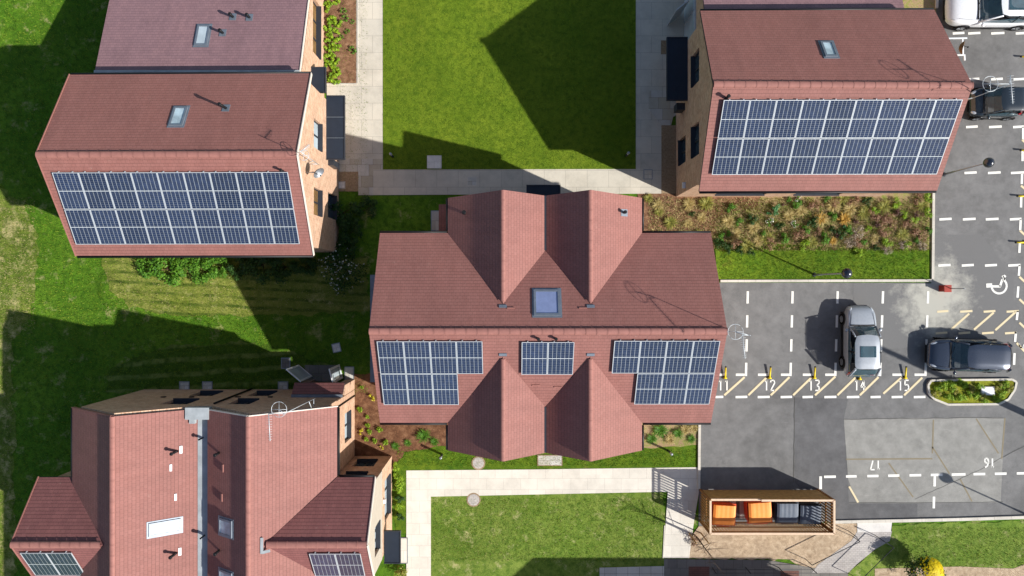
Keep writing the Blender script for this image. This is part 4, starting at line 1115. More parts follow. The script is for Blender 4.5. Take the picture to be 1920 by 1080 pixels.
    for s_ in (1,-1):
        q = MB(); q.bar(V(x3+.06,s_*.12+.1,hood+.04), V(x3-.1,s_*.3-.16,hood+.1), .02, .015); q.build('wiper', 'black', root)
        q = MB(); q.ball(V(0,0,0), 1, 14, 8); q.v = [V(X(.925) + p.x*.2 - abs(p.y)*0, hw*.7*s_ + p.y*.09 - p.x*.06*s_, hood*.755 + p.z*.085 - p.x*.05) for p in q.v]; q.build('headlight', 'headlight', root)
        q = MB(); q.box(X(.004), X(.05), hw*.68*s_-.1, hw*.68*s_+.1, hood*.56, hood*.82); q.build('tail_light', 'tail', root)
        q = MB(); q.ball(V(x3-.16,(hw+.07)*s_,hood+.04), .1, 10, 6, sz=.65); q.tube([V(x3-.16,hw*.9*s_,hood),V(x3-.16,(hw+.03)*s_,hood+.03)], .025, 6); q.build('mirror', roofcol or paint, root)
        for fx in (.185, .80):
            q = MB(); cx, r = X(fx), .31 if Ht < 1.55 else .34
            rws = []
            for off, rr in ((0,.6),(0,.92),(.03,1),(.17,1),(.2,.92),(.2,.6)):
                rws.append([V(cx + rr*r*math.cos(t), (hw+.012-off)*s_, r + rr*r*math.sin(t)) for t in [2*math.pi*z/22 for z in range(22)]])
            q.grid(rws, 0, True, True); w = q.build('wheel', 'rubber', root)
            q = MB(); c = V(cx,(hw+.0)*s_,r); q.tube([c, c - V(0,.04*s_,0)], r*.6, 18)
            for kk in range(5):
                an = 2*math.pi*kk/5; q.bar(c + V(0,.008*s_,0), c + V(math.cos(an)*r*.58,.008*s_,math.sin(an)*r*.58), .05, .02, up=(0,1,0))
            q.build('rim', 'grey_metal', w)
            q = MB(); arcp = [V(cx + (r+.05)*math.cos(t), (hw-.005)*s_, r + (r+.05)*math.sin(t)) for t in [math.pi*z/12 for z in range(-1,14)]]
            q.tube(arcp, .035, 6); q.build('wheel_arch', 'black', root)
    q = MB(); q.box(X(.975), X(1.0)+.015, -hw*.55, hw*.55, .36, .5); q.build('grille', 'black', root)
    q = MB(); q.box(X(1.0)-.01, X(1.0)+.012, -.26, .26, .4, .5); q.build('number_plate', 'white', root)
    q = MB(); q.box(X(0)-.012, X(0)+.01, -.26, .26, .55, .66); q.build('number_plate', 'plate', root)
    for s_ in (1,-1):
        q = MB(); q.box(X(.24), X(.745), s_*hw*.93, s_*(hw+.012), .27, .5); q.build('side_skirt', 'black', root)
    q = MB(); q.box(X(0)-.02, X(.03), -hw*.74, hw*.74, .32, .5); q.build('rear_bumper', roofcol or paint, root)
    root.location = loc; root.rotation_euler = (0,0,rz); return root

car('parked_car', 'silver small off-roader with a sunroof parked nose up beside bay 14', V(18.32,-2.76,0), R(90), 3.7, 1.62, 1.54, .98, .3, (.0,.12,.57,.70), 'silver', sunroof=(.36,.70), roofbars=False, rw=.80)
car('parked_car', 'dark blue hatchback parked across the bay above the planted island', V(23.98,-3.55,0), R(178), 4.12, 1.72, 1.42, .88, .3, (.015,.07,.585,.735), 'navy', rw=.73)
car('parked_car', 'tiny charcoal two-seater parked tight beside the top right house', V(25.45,9.75,0), R(180), 2.6, 1.56, 1.5, .92, .3, (.03,.1,.55,.78), 'carblack', rw=.76)
car('parked_car', 'large white car with a glass roof cut off by the top right corner', V(25.25,14.72,0), R(180), 4.75, 1.9, 1.62, 1.02, .3, (.03,.13,.50,.685), 'carwhite', sunroof=(.2,.85), rw=.78)

# ------------------------------------------------------------------ lamps, posts, bollards
def lamp_post(label, base, h):
    t = thing('street_lamp', label, 'street lamp', (0,0,0))
    m = MB(); m.tube([V(0,0,0),V(0,0,.9),V(0,0,.92),V(0,0,h)], [.055,.055,.04,.034], 10); m.build('pole', 'grey_metal', t)
    m = MB(); m.ball(V(0,0,h+.22), .25, 24, 14, sz=.95); g = m.build('globe', 'lampball', t)
    m = MB(); m.tube([V(0,0,h-.06),V(0,0,h+.02)], [.06,.1], 10); m.build('collar', 'dark', t)
    m = MB(); m.tube([V(0,0,0),V(0,0,.05)], [.12,.1], 10); m.build('base_plate', 'dark', t)
    t.location = base; return t
lamp_post('black globe lamp post on the strip of grass between shrub bed and bays', G(1527,515), 3.45)
lamp_post('black globe lamp post standing in the tarmac just right of the top right house', G(1770,327), 3.35)
lamp_post('globe lamp post beyond the right edge, known by its round shadow near bay 16', V(28.05,-12.35,0), 3.5)
t = thing('telegraph_pole', 'tall wooden pole beyond the right edge whose long shadow crosses the planted island', 'telegraph pole', (0,0,0))
m = MB(); m.tube([V(0,0,0),V(0,0,8.2)], [.19,.12], 12); m.build('pole', 'pole', t)
m = MB(); m.bar(V(-.25,0,7.7),V(.25,0,7.7), .1, .1, mi=0); m.build('crossarm', 'pole', t)
t.location = G(1986,804)

def fold_post():
    t = thing('parking_post', 'x', 'parking post', (0,0,0), 'yellow fold-down parking posts at the bay ends')
    m = MB(); m.box(-.1,.1,-.36,-.2,0,.025); m.build('base_plate', 'black', t)
    m = MB(); m.tube([V(0,-.33,.07),V(0,.28,.17)], .045, 10); m.build('post', 'yellow', t)
    m = MB(); m.tube([V(0,.28,.17),V(0,.33,.18)], .05, 10); m.build('end_cap', 'black', t)
    m = MB(); m.tube([V(-.09,-.31,.07),V(.09,-.31,.07)], .04, 8); m.build('hinge', 'yellow', t)
    return t
fp = fold_post(); first = True
for px, py, rz, lab in ((1359,698,0,'yellow fold-down post lying above the number 11'),(1442.5,698,0,'yellow fold-down post lying above the number 12'),(1526,698,0,'yellow fold-down post lying above the number 13'),
                   (1611,700,0,'yellow fold-down post half hidden behind the silver off-roader'),(1696,698,0,'yellow fold-down post lying above the number 15'),
                   (1921,108,R(90),'yellow fold-down post at the right edge below the large white car'),(1920,283,R(90),'yellow fold-down post at the right edge level with the globe lamp'),
                   (1914,368.5,R(90),'yellow fold-down post at the right edge below the globe lamp'),(1911,455,R(90),'yellow fold-down post at the right edge above the wheelchair symbol')):
    o = fp if first else copy_tree(fp); first = False
    o.location = G(px, py); o.rotation_euler = (0,0,rz + random.uniform(-.02,.02)); o['label'] = lab

t = thing('marker_post', 'red block with a thin grey pole standing on the dusty tarmac', 'marker post', (0,0,0))
m = MB(); m.box(-.17,.17,-.17,.17,.0,.5); m.box(-.19,.19,-.19,.19,.5,.54); m.build('red_block', 'redbox', t)
m = MB(); m.tube([V(.12,0,.3),V(.22,0,1.6)], .022, 8); m.build('pole', 'grey_metal', t)
t.location = G(1766,541)

def bollard():
    t = thing('garden_light', 'x', 'garden light', (0,0,0), 'low bollard lights beside the paths')
    m = MB(); m.tube([V(0,0,0),V(0,0,.62)], .06, 12); m.build('stem', 'dark', t)
    m = MB(); m.tube([V(0,0,.62),V(0,0,.78)], .062, 12); m.build('lens', 'white', t)
    m = MB(); m.tube([V(0,0,.78),V(0,0,.84),V(0,0,.86)], [.075,.075,.04], 12); m.build('cap', 'grey_metal', t)
    return t
bl = bollard(); first = True
for px, py, lab in ((737,294,'low bollard light in the bottom left corner of the square lawn'),(1174,292,'low bollard light in the bottom right corner of the square lawn'),
                    (829,852,'low bollard light in the verge left of the front gables'),(1253,845,'low bollard light in the verge right of the front gables')):
    o = bl if first else copy_tree(bl); first = False
    o.location = G(px, py); o['label'] = lab

# ------------------------------------------------------------------ covers and small flat things
def flat(name, label, cat, px, py, w, h, mat, z=.035, rz=0, ring=None, group=None, th=.03, rnd=False):
    t = thing(name, label, cat, (0,0,0), group)
    m = MB()
    if rnd: m.tube([V(0,0,-th),V(0,0,0)], w/2, 24)
    else: m.box(-w/2,w/2,-h/2,h/2,-th,0)
    m.build('cover', mat, t)
    f = MB(); q = .045
    if rnd: f.tube([V(0,0,-th),V(0,0,-.006)], w/2+.07, 24)
    else:
        for a in ((-w/2-q,w/2+q,-h/2-q,-h/2-.004),(-w/2-q,w/2+q,h/2+.004,h/2+q),(-w/2-q,-w/2-.004,-h/2,h/2),(w/2+.004,w/2+q,-h/2,h/2)): f.box(*a, -th, .004)
    f.build('frame', ring or 'grey_metal', t)
    t.location = G(px, py) + UP*z; t.rotation_euler = (0,0,rz); return t
flat('access_cover', 'square white access cover set in the shaded bottom of the courtyard lawn', 'access cover', 814.5, 304, .68, .6, 'concrete', .06, ring='concrete')
flat('drain_cover', 'square drain cover let into the path above the middle house', 'drain cover', 885, 340, .42, .4, 'slab_mix', .03, ring='kerb')
flat('drain_cover', 'square cover let into the path at the foot of the top right house', 'drain cover', 1215, 327, .4, .45, 'path_s', .03)
flat('manhole_cover', 'round grey manhole cover at the top edge of the worn front lawn', 'manhole cover', 888, 937, .62, .6, 'cobble', .03, ring='gravel', rnd=True)
flat('manhole_cover', 'round grey manhole cover in the verge below the left front gable', 'manhole cover', 897, 868, .6, .6, 'cobble', .03, ring='gravel', rnd=True)
flat('paving_slab', 'grey slab pair leading from the front door to the path', 'paving slab', 1031, 863, 1.25, .5, 'slab_mix', .03, ring='gravel')
flat('paving_slab', 'small square slab alone in the dark grass left of the middle house', 'paving slab', 631, 652, .36, .4, 'concrete', .03, R(12), group='slabs lying in the grass')
flat('paving_slab', 'dim slab on the grass left of the open french doors', 'paving slab', 536, 681, .4, .5, 'dark_pave', .03)
for x, lab in ((346,'left one of two slabs close together below the back wall of the twin gabled house'),(389,'right one of two slabs close together below the back wall of the twin gabled house'),(531,'slab on the grass just left of the porch roof')):
    flat('paving_slab', lab, 'paving slab', x, 723, .46, .36, 'slab_mix', .03, group='slabs along the back wall')
flat('patio_slab', 'grey patio paving in front of the open french doors', 'patio', 603, 700, 1.7, .8, 'dark_pave', .02, ring='dark_pave')
flat('paving_slab', 'pale upright slab right of the open french doors', 'paving slab', 655, 700, .42, .62, 'slab_mix', .03)
flat('door_mat', 'pale slab on the grass beside the middle house side porch', 'paving slab', 816, 414, .36, 1.0, 'slab_mix', .03)
flat('doorstep', 'pale doorstep beside the glazed entrance at the lower left path', 'doorstep', 757, 1032, .35, 1.3, 'path', .03)
flat('utility_cover', 'white rectangular cover lying in the planted island', 'utility cover', 1848, 732, .62, .36, 'white', .2, ring='concrete', th=.1)
flat('drain_cover', 'small pale slab on the brown gravel margin below the left house', 'paving slab', 641, 347, .3, .3, 'concrete', .03)

# ------------------------------------------------------------------ bin store and bins
st = thing('bin_store', 'open topped slatted timber bin enclosure at the lower car park edge', 'bin store', (0,0,0))
A = [G(1313,918), G(1533,918), G(1533,977), G(1313,977)]
zs = 1.95
def slat_side(nm, a, b, top, gap=.15, w=.072, mat='timber'):
    a, b = Vector((a.x,a.y,0)), Vector((b.x,b.y,0)); L = (b-a).length; d = (b-a)/L; n = int(L/gap); m = MB(); nrm = V(-d.y,d.x,0)
    for i in range(n+1):
        p = a + d*(L*(i+.5)/(n+1)); m.obox(p + UP*(top/2+.04), d, nrm, UP, w/2, .011, top/2-.04)
    o = m.build(nm, mat, st)
    r = MB()
    for z in (.35, 1.05, 1.75): r.obox((a+b)/2 + UP*z + nrm*.032, d, nrm, UP, L/2-.06, .02, .045)
    r.build('rail', 'timber_dark', o)
    c = MB(); c.obox((a+b)/2 + UP*(top+.018), d, nrm, UP, L/2, .05, .018); c.build('capping', 'timber_pale', o)
    return o
slat_side('slatted_side', A[3], A[2], zs, mat='timber'); slat_side('slatted_side', A[0], A[3], zs, .15); slat_side('slatted_side', A[2], A[1], zs, .16)
mp = (A[0]+A[1])/2 - V(.55,0,0)
slat_side('slatted_gate', A[1], mp, zs-.02, .09, .085); slat_side('slatted_gate', mp, A[0], zs-.14, .09, .085)
m = MB()
for p in A: m.box(p.x-.05,p.x+.05,p.y-.05,p.y+.05,0,zs+.001)
m.build('corner_post', 'timber_dark', st)
m = MB()
for x in (A[0].x+.8, A[0].x+2.1): m.box(x, x+1.1, A[3].y+.15, A[0].y-.15, .012, .03)
m.build('floor_slab', 'concrete', st)
def wheel_bin(label, px, py, rz, w, d, h, lid, body, rim):
    t = thing('wheelie_bin', label, 'wheelie bin', (0,0,0), 'large bins in the slatted enclosure')
    m = MB(); a = .88
    rows = [[V(x*w/2*k, y*d/2*k, z) for x, y in ((-1,-1),(1,-1),(1,1),(-1,1))] for k, z in ((a,.12),(.93,h*.5),(.97,h*.82),(1,h*.84))]
    b0 = m.grid(rows, 0, False, True); m.cap([b0+3,b0+2,b0+1,b0]); m.build('body', body, t)
    m = MB()
    for y0, y1, x0, x1 in ((-d/2-.03,-d/2,-w/2-.03,w/2+.03),(d/2,d/2+.05,-w/2-.03,w/2+.03),(-d/2,d/2,-w/2-.03,-w/2),(-d/2,d/2,w/2,w/2+.03)): m.box(x0,x1,y0,y1,h*.78,h*.86)
    m.build('rim', rim, t)
    m = MB(); rows = []
    for i in range(9):
        v = i/8; z = h*.88 + .16*math.sin(math.pi*(.15+.85*v)*.62)
        rows.append([V((u/10-.5)*w*.97, (v-.5)*d*.96, z + (.006 if u in (2,4,6,8) else 0) - (.06 if u in (0,10) else 0)) for u in range(11)])
    m.grid(rows, 0, False); m.box(-w*.46,w*.46,d*.4,d*.49,h*.86,h*.95)
    l = m.build('lid', lid, t)
    m = MB(); m.box(-.12,.12,d*.42,d*.5,h*.96,h*.99); m.build('handle', rim, t)
    m = MB(); m.tube([V(-w*.3,-d/2-.06,h*.9),V(w*.3,-d/2-.06,h*.9)], .02, 6); m.build('grab_bar', rim, t)
    for sx in (-1,1):
        for sy in (-1,1):
            m = MB(); c = V(sx*w*.36, sy*d*.34, .08); m.tube([c-V(.03,0,0),c+V(.03,0,0)], .08, 12); m.build('wheel', 'rubber', t)
    q = G(px, py, 1.1); t.location = (q.x, q.y, .03); t.rotation_euler = (0,0,rz); return t
wheel_bin('orange lidded bin, leftmost in the slatted enclosure', 1358, 966, R(-3), 1.2, 1.06, 1.12, 'bin_orange', 'bin_red', 'bin_red')
wheel_bin('orange lidded bin standing next to the pale grey bin', 1425, 961, R(4), 1.22, 1.08, 1.15, 'bin_orange', 'bin_red', 'bin_red')
wheel_bin('pale grey bin between the orange bin and the darkest bin', 1477, 962, R(0), 1.14, 1.04, 1.12, 'bin_grey', 'bin_dark', 'bin_dark')
wheel_bin('dark grey bin, rightmost in the slatted enclosure', 1521, 966, R(-1), 1.12, 1.0, 1.05, 'bin_grey', 'bin_dark', 'bin_dark')

# thin steel handrails along the block paved ramp
def railing(label, pts, h=.85):
    t = thing('handrail', label, 'handrail', (0,0,0)); m = MB()
    P = [Vector((p.x,p.y,h)) for p in pts]; m.tube(P, .022, 8); m.build('rail', 'dark', t)
    for p in pts:
        q = MB(); q.tube([Vector((p.x,p.y,0)),Vector((p.x,p.y,h))], .02, 8); q.build('post', 'dark', t)
railing('thin dark handrail on the bark side of the block paved ramp', [G(1510,1048), G(1598,1005), G(1590,995)])
railing('thin dark handrail on the grass side of the block paved ramp', [G(1597,1078), G(1660,1016), G(1640,1003)])
t = thing('low_fence', 'thin dark wire fence along the back of the shaded paved yard', 'fence', (0,0,0)); m = MB()
for z in (.3,.75): m.tube([G(1330,1064)+UP*z, G(1520,1064)+UP*z], .012, 6)
m.build('wire', 'dark', t)
for x in (1335,1398,1460,1520):
    m = MB(); m.tube([G(x,1064), G(x,1064)+UP*.8], .025, 8); m.build('post', 'dark', t)

# ------------------------------------------------------------------ plants
def leaf(m, c, s_, nrm=None, asp=.55, mi=0):
    n = nrm or Vector((random.gauss(0,.6), random.gauss(0,.6), random.uniform(.3,1))).normalized()
    u = n.orthogonal().normalized(); a = random.uniform(0, 6.28); u = u*math.cos(a) + n.cross(u)*math.sin(a); v = n.cross(u)
    c = Vector(c)
    m.face([c - u*s_, c - v*s_*asp - n*s_*.12, c + u*s_, c + v*s_*asp - n*s_*.12], mi, [(0,0),(1,0),(1,1),(0,1)])
def leafy(name, label, cat, r, h, n, ls, mat, group=None, lumps=7, flower=None, stems=5, seed=0):
    random.seed(seed or hash(label) % 9999)
    t = thing(name, label, cat, (0,0,0), group); m = MB(); cs = []
    for k in range(lumps):
        a = random.uniform(0, 6.28); q = r*math.sqrt(random.uniform(0,.62)); cs.append((V(q*math.cos(a), q*math.sin(a), h*random.uniform(.35,.82)), r*random.uniform(.28,.5)))
    for i in range(n):
        c, rr = random.choice(cs); d = Vector((random.gauss(0,1),random.gauss(0,1),random.gauss(.25,1))).normalized()
        p = c + d*rr*random.uniform(.45,1.05); p.z = max(.03, min(p.z, h*1.08))
        leaf(m, p, ls*random.uniform(.6,1.3), (d + Vector((random.gauss(0,.5),random.gauss(0,.5),random.uniform(0,.9)))).normalized())
    m.build('foliage', mat, t)
    s_ = MB()
    for c, rr in cs[:stems]: s_.tube([V(random.uniform(-.05,.05),random.uniform(-.05,.05),0), c*.6, c], [.022,.014,.006], 5)
    s_.build('stem', 'stem', t)
    if flower:
        f = MB()
        for i in range(flower[1]):
            c, rr = random.choice(cs); d = Vector((random.gauss(0,1),random.gauss(0,1),abs(random.gauss(.5,.8)))).normalized(); p = c + d*rr*random.uniform(.95,1.12)
            for z in range(3): leaf(f, p + Vector((random.gauss(0,.02),random.gauss(0,.02),random.gauss(0,.01))), flower[2], d, .8)
        f.build('blossom', flower[0], t)
    return t
def tuft(name, label, cat, r, h, n, mat, group=None, w=.016, base=.06):
    random.seed(hash(label) % 9999)
    t = thing(name, label, cat, (0,0,0), group); m = MB()
    for i in range(n):
        a = random.uniform(0, 6.28); L = r*random.uniform(.45,1.1); hh = h*random.uniform(.5,1.1)
        b = V(random.gauss(0,base), random.gauss(0,base), 0); d = V(math.cos(a), math.sin(a), 0); s_ = V(-d.y,d.x,0)*w*random.uniform(.7,1.3)
        pts = [b + d*(L*q) + UP*(hh*(1.7*q - 1.15*q*q) + .02) for q in (0,.35,.7,1)]
        rows = [[p - s_*k, p + s_*k] for p, k in zip(pts, (1,.9,.6,.1))]
        m.grid(rows, 0, False)
    m.build('blades', mat, t); return t
def ordinal(i): return ('first','second','third','fourth','fifth','sixth','seventh','eighth','ninth','tenth','eleventh','twelfth','thirteenth','fourteenth','fifteenth','sixteenth','seventeenth','eighteenth')[i]
def scatter(maker, spots, lab, group, ref, z=.02, key=0, SC=.86, FLAT=.8):
    """maker(label) builds the first of a kind; the rest are copies; labels count along the bed from a landmark"""
    spots = sorted(spots, key=lambda q: q[key]); pr = None
    for i, q in enumerate(spots):
        px, py, s_ = q if len(q) == 3 else (*q, 1)
        L = f'{lab}, {ordinal(i)} from the {ref}' if len(spots) > 1 else lab
        if pr is None: pr = maker(L); o = pr
        else: o = copy_tree(pr); o['label'] = L
        o['group'] = group
        o.location = G(px, py) + UP*z; k = s_*SC*random.Random(px*7+py).uniform(.85,1.18)
        o.rotation_euler = (0,0,random.Random(px+py*3).uniform(0,6.28)); o.scale = (k,k,k*FLAT)
GB = 'plants in the shrub bed by the lamp post'
scatter(lambda L: tuft('grass_tuft', L, 'grass tuft', .52, .42, 200, 'lf_straw', w=.014), [(1232,386),(1290,384),(1316,408,.8),(1289,420,.7),(1411,428),(1364,415,.9),(1377,440),(1420,452,.8),(1478,405,.8),(1500,396),(1560,387,1.1),(1538,413),(1592,392),(1640,447,.8)], 'straw coloured grass tuft in the shrub bed', GB, 'left', SC=.78)
scatter(lambda L: tuft('grass_tuft', L, 'grass tuft', .5, .45, 200, 'lf_olive', w=.015), [(1215,372,.8),(1323,382,1.1),(1235,398,.8),(1256,418,.9),(1309,438,.7),(1398,462),(1436,448),(1520,455),(1578,372),(1618,400),(1655,388),(1690,440),(1727,385)], 'olive green grass tuft in the shrub bed', GB, 'left', SC=.78)
scatter(lambda L: leafy('shrub', L, 'shrub', .36, .4, 380, .042, 'lf_green'), [(1368,389),(1384,415,.9),(1350,444),(1366,440,.8),(1430,440,.8),(1492,385,1.1),(1478,374,.8),(1548,372,.8),(1560,405,1.1),(1588,432),(1545,448,1.1),(1510,432,.9),(1618,455,.8),(1716,452,.8),(1740,432,.7),(1470,448)], 'bright green leafy shrub in the shrub bed', GB, 'left')
scatter(lambda L: leafy('shrub', L, 'shrub', .34, .42, 380, .042, 'lf_dark'), [(1409,410,1.1),(1297,402,.6),(1346,458,1.1),(1362,466),(1384,470),(1405,474,.9),(1460,425,.8),(1522,418,1.1),(1624,378,1.1),(1558,432,.8),(1575,438),(1640,466,.7)], 'dark green leafy shrub in the shrub bed', GB, 'left')
scatter(lambda L: leafy('shrub', L, 'shrub', .36, .42, 360, .042, 'lf_teal'), [(1455,394,1.1),(1440,402,.6),(1582,430,.7)], 'blue green shrub in the shrub bed', GB, 'left')
scatter(lambda L: leafy('shrub', L, 'shrub', .4, .4, 340, .045, 'lf_lime'), [(1689,402),(1640,395),(1676,380),(1712,412),(1662,455),(1505,462),(1605,472,.8),(1738,400),(1738,372),(1625,430,.8),(1698,462)], 'lime green low shrub in the shrub bed', GB, 'left')
scatter(lambda L: leafy('shrub', L, 'shrub', .45, .5, 420, .035, 'lf_brown', stems=7), [(1526,385),(1565,380,.9),(1597,378),(1498,440,1.1),(1443,458,.9),(1378,456,.8),(1650,432),(1634,405),(1700,420),(1720,440),(1718,374),(1668,420,.9),(1530,436,.8),(1605,452),(1660,408)], 'brown twiggy shrub in the shrub bed', GB, 'left')
scatter(lambda L: leafy('shrub', L, 'shrub', .34, .4, 260, .034, 'lf_plum', stems=7), [(1600,412),(1641,418,.9),(1677,402,.9),(1716,400,.8),(1567,440,.7),(1470,384,.6)], 'dark plum leaved shrub in the shrub bed', GB, 'left')
scatter(lambda L: leafy('shrub', L, 'shrub', .46, .45, 400, .03, 'lf_grey', stems=7), [(1604,437,1.1),(1660,470,.7),(1590,455,.8),(1690,460,.8),(1726,462,.8)], 'pale grey twiggy shrub in the shrub bed', GB, 'left')
scatter(lambda L: tuft('grass_tuft', L, 'grass tuft', .4, .5, 160, 'lf_orange', w=.016), [(1537,410),(1580,411,1.1),(1560,452,.7)], 'orange brown grass tuft in the shrub bed', GB, 'left')
scatter(lambda L: leafy('flowering_plant', L, 'flowering plant', .3, .4, 200, .04, 'lf_green', flower=('petal', 16, .04)), [(1494,374),(1439,417),(1488,422)], 'white flowered plant in the shrub bed', GB, 'left', SC=.8)
GB = 'plants in the bed beside the plum roofed wing'
scatter(lambda L: leafy('leafy_plant', L, 'plant', .34, .32, 170, .075, 'lf_lime', stems=4), [(614,14),(629,5,.9),(623,38,.9),(634,44),(614,52),(627,62),(616,74),(633,82),(615,90),(627,98),(614,110,.9),(629,114),(618,124),(632,134),(615,145),(631,149)], 'lime broad leaved plant beside the plum roofed house', GB, 'top', key=1)
scatter(lambda L: leafy('leafy_plant', L, 'plant', .26, .25, 110, .05, 'lf_green', stems=3), [(648,36,.9),(652,60,.7),(661,42,.7),(662,94),(645,22),(641,70,.6)], 'small green plant near the pale path at the top', GB, 'top', key=1)
GB = 'plants in the dark bark bed left of the middle house'
scatter(lambda L: leafy('leafy_plant', L, 'plant', .26, .26, 120, .06, 'lf_lime', stems=4), [(676,766,1.1),(689,782,.9),(690,796),(694,808,.9),(713,806),(687,824,.9),(704,825,.9),(725,829),(679,725,.9)], 'small lime green plant in the dark bark bed', GB, 'left', SC=.72)
scatter(lambda L: leafy('leafy_plant', L, 'plant', .24, .24, 110, .055, 'lf_yellow', stems=4), [(698,744,1.2),(677,809),(716,838,.7)], 'small yellow plant in the dark bark bed', GB, 'left', SC=.72)
scatter(lambda L: tuft('grass_tuft', L, 'grass tuft', .5, .4, 220, 'lf_green', w=.014), [(795,816,1.1),(742,836,.8),(815,828,.7),(765,830,.6)], 'green grass tuft at the edge of the dark bark bed', GB, 'left', SC=.72)
GB = 'plants right of the front gables'
scatter(lambda L: tuft('grass_tuft', L, 'grass tuft', .5, .4, 200, 'lf_green', w=.015), [(1238,806),(1222,822,.8),(1270,812,.8),(1296,822,.7)], 'green grass tuft in the bed right of the front gables', GB, 'left')
scatter(lambda L: tuft('grass_tuft', L, 'grass tuft', .42, .35, 160, 'lf_straw', w=.014), [(1255,822),(1283,806),(1300,802,.7)], 'straw coloured grass tuft in the bed right of the front gables', GB, 'left')
GB = 'bushes under the left house'
scatter(lambda L: leafy('bush', L, 'bush', .75, .8, 1100, .07, 'lf_green', lumps=11), [(285,500),(318,506,1.1),(352,496),(384,506,1.1),(415,500,.9),(392,488,.8),(340,484,.8)], 'sunlit green bush below the solar panels of the left house', GB, 'left', -.01, SC=1)
scatter(lambda L: leafy('bush', L, 'bush', .8, .9, 1000, .065, 'lf_dark', lumps=11), [(450,500),(492,498,1.1),(535,502),(578,498,.9),(645,400),(662,432,1.1),(652,466,1.1),(690,392,.9)], 'dark bush in the shade of the left house', GB, 'left', -.01, SC=1)
o = leafy('flowering_bush', 'white flowered bush in the shade between the left and middle houses', 'bush', 1.25, 1.1, 1500, .06, 'lf_dark', lumps=14, flower=('petal', 120, .03)); o.location = G(652,507)
GB = 'bushes beside the lower left path'
scatter(lambda L: leafy('bush', L, 'bush', .42, .6, 420, .06, 'lf_lime', lumps=7), [(746,892),(750,912,1.1),(752,948,.8),(743,872,.8)], 'lime green bush beside the lower left path', GB, 'top', key=1)
scatter(lambda L: leafy('bush', L, 'bush', .36, .7, 420, .05, 'lf_dark', lumps=7), [(750,930,1.0),(752,964,1.0)], 'dark round bush beside the lower left path', GB, 'top', key=1)
o = leafy('bush', 'rough olive plant at the foot of the glazed entrance canopy', 'bush', .4, .45, 300, .045, 'lf_olive'); o.location = G(752,1072)
GB = 'plants in the kerbed island'
scatter(lambda L: leafy('shrub', L, 'shrub', .36, .3, 380, .04, 'lf_lime'), [(1762,726),(1782,722,.9),(1800,720),(1776,742,.9),(1797,743),(1820,741),(1832,722,.8),(1872,738,.9),(1880,722,.8),(1862,748,.7),(1843,750,.7)], 'lime green low shrub in the kerbed island', GB, 'left', .1, SC=1.0)
scatter(lambda L: leafy('shrub', L, 'shrub', .3, .32, 300, .04, 'lf_olive'), [(1752,738,.8),(1816,726),(1836,742,.7),(1868,724,.8),(1890,728,.7),(1788,732,.8)], 'olive low shrub in the kerbed island', GB, 'left', .1, SC=1.0)
# round yellow flowering bush at the bottom edge
o = leafy('flowering_bush', 'tall round yellow bush at the bottom edge, its lit side painted in by blossom', 'bush', 1.05, 2.5, 2600, .06, 'lf_dark', lumps=22, seed=11)
f = MB(); random.seed(5)
for i in range(2300):  # blossom only sunward: the bush's lit side is put into the colour
    d = Vector((random.gauss(.6,.4), random.gauss(.15,.5), random.gauss(.7,.5))).normalized()
    p = V(.1,0,1.75) + Vector((d.x*.98, d.y*.98, d.z*.85))*random.uniform(.9,1.03); leaf(f, p, .065*random.uniform(.6,1.3), d, .8)
f.build('blossom', 'lf_forsythia', o); o.location = ((1745-960)/36.5, -(1080-540)/36.5, 0); o.scale = (.85,.85,.62)

# bare sapling between its two stakes
t = thing('sapling', 'bare young tree tied to stakes at the corner of the bark strip', 'tree', (0,0,0)); random.seed(21)
m = MB(); m.tube([V(0,0,0),V(.02,.0,1.2),V(-.02,.03,2.2),V(.02,.05,3.1)], [.045,.035,.022,.008], 8); m.build('trunk', 'bark', t)
m = MB()
for k in range(16):
    z = .9 + 2.0*k/16; a = random.uniform(0, 6.28); L = random.uniform(.4,1.0)*(1.2 - .25*z/3); d = V(math.cos(a),math.sin(a),.75)
    p0 = V(0,0,z); p1 = p0 + d*L*.5; p2 = p0 + d*L + V(random.uniform(-.1,.1),random.uniform(-.1,.1),.1)
    m.tube([p0,p1,p2], [.016,.011,.004], 5)
    for q in range(2): 
        e = V(random.gauss(0,1),random.gauss(0,1),.6).normalized()*L*.35; m.tube([p1,p1+e*.6,p1+e], [.008,.006,.003], 4)
m.build('branch', 'bark', t); t.location = G(1303,1003)
for dx, lab in ((-.32,'upright timber stake on the path side of the bare sapling'),(.32,'upright timber stake on the bark side of the bare sapling')):
    m = MB(); m.tube([V(0,0,0),V(0,0,1.5)], [.035,.032], 8); o = m.build('tree_stake', 'timber'); o.location = t.location + V(dx, .1, 0); tag(o, lab, 'stake', 'stakes of the sapling')
t = thing('bush', 'bare brown bush at the corner of the path by the bin enclosure', 'bush', (0,0,0))
o = leafy('bush', 'brown twiggy bush at the corner of the bark strip by the path', 'bush', .45, .5, 420, .03, 'lf_brown', stems=8); o.location = G(1298,1008); bpy.data.objects.remove(t)

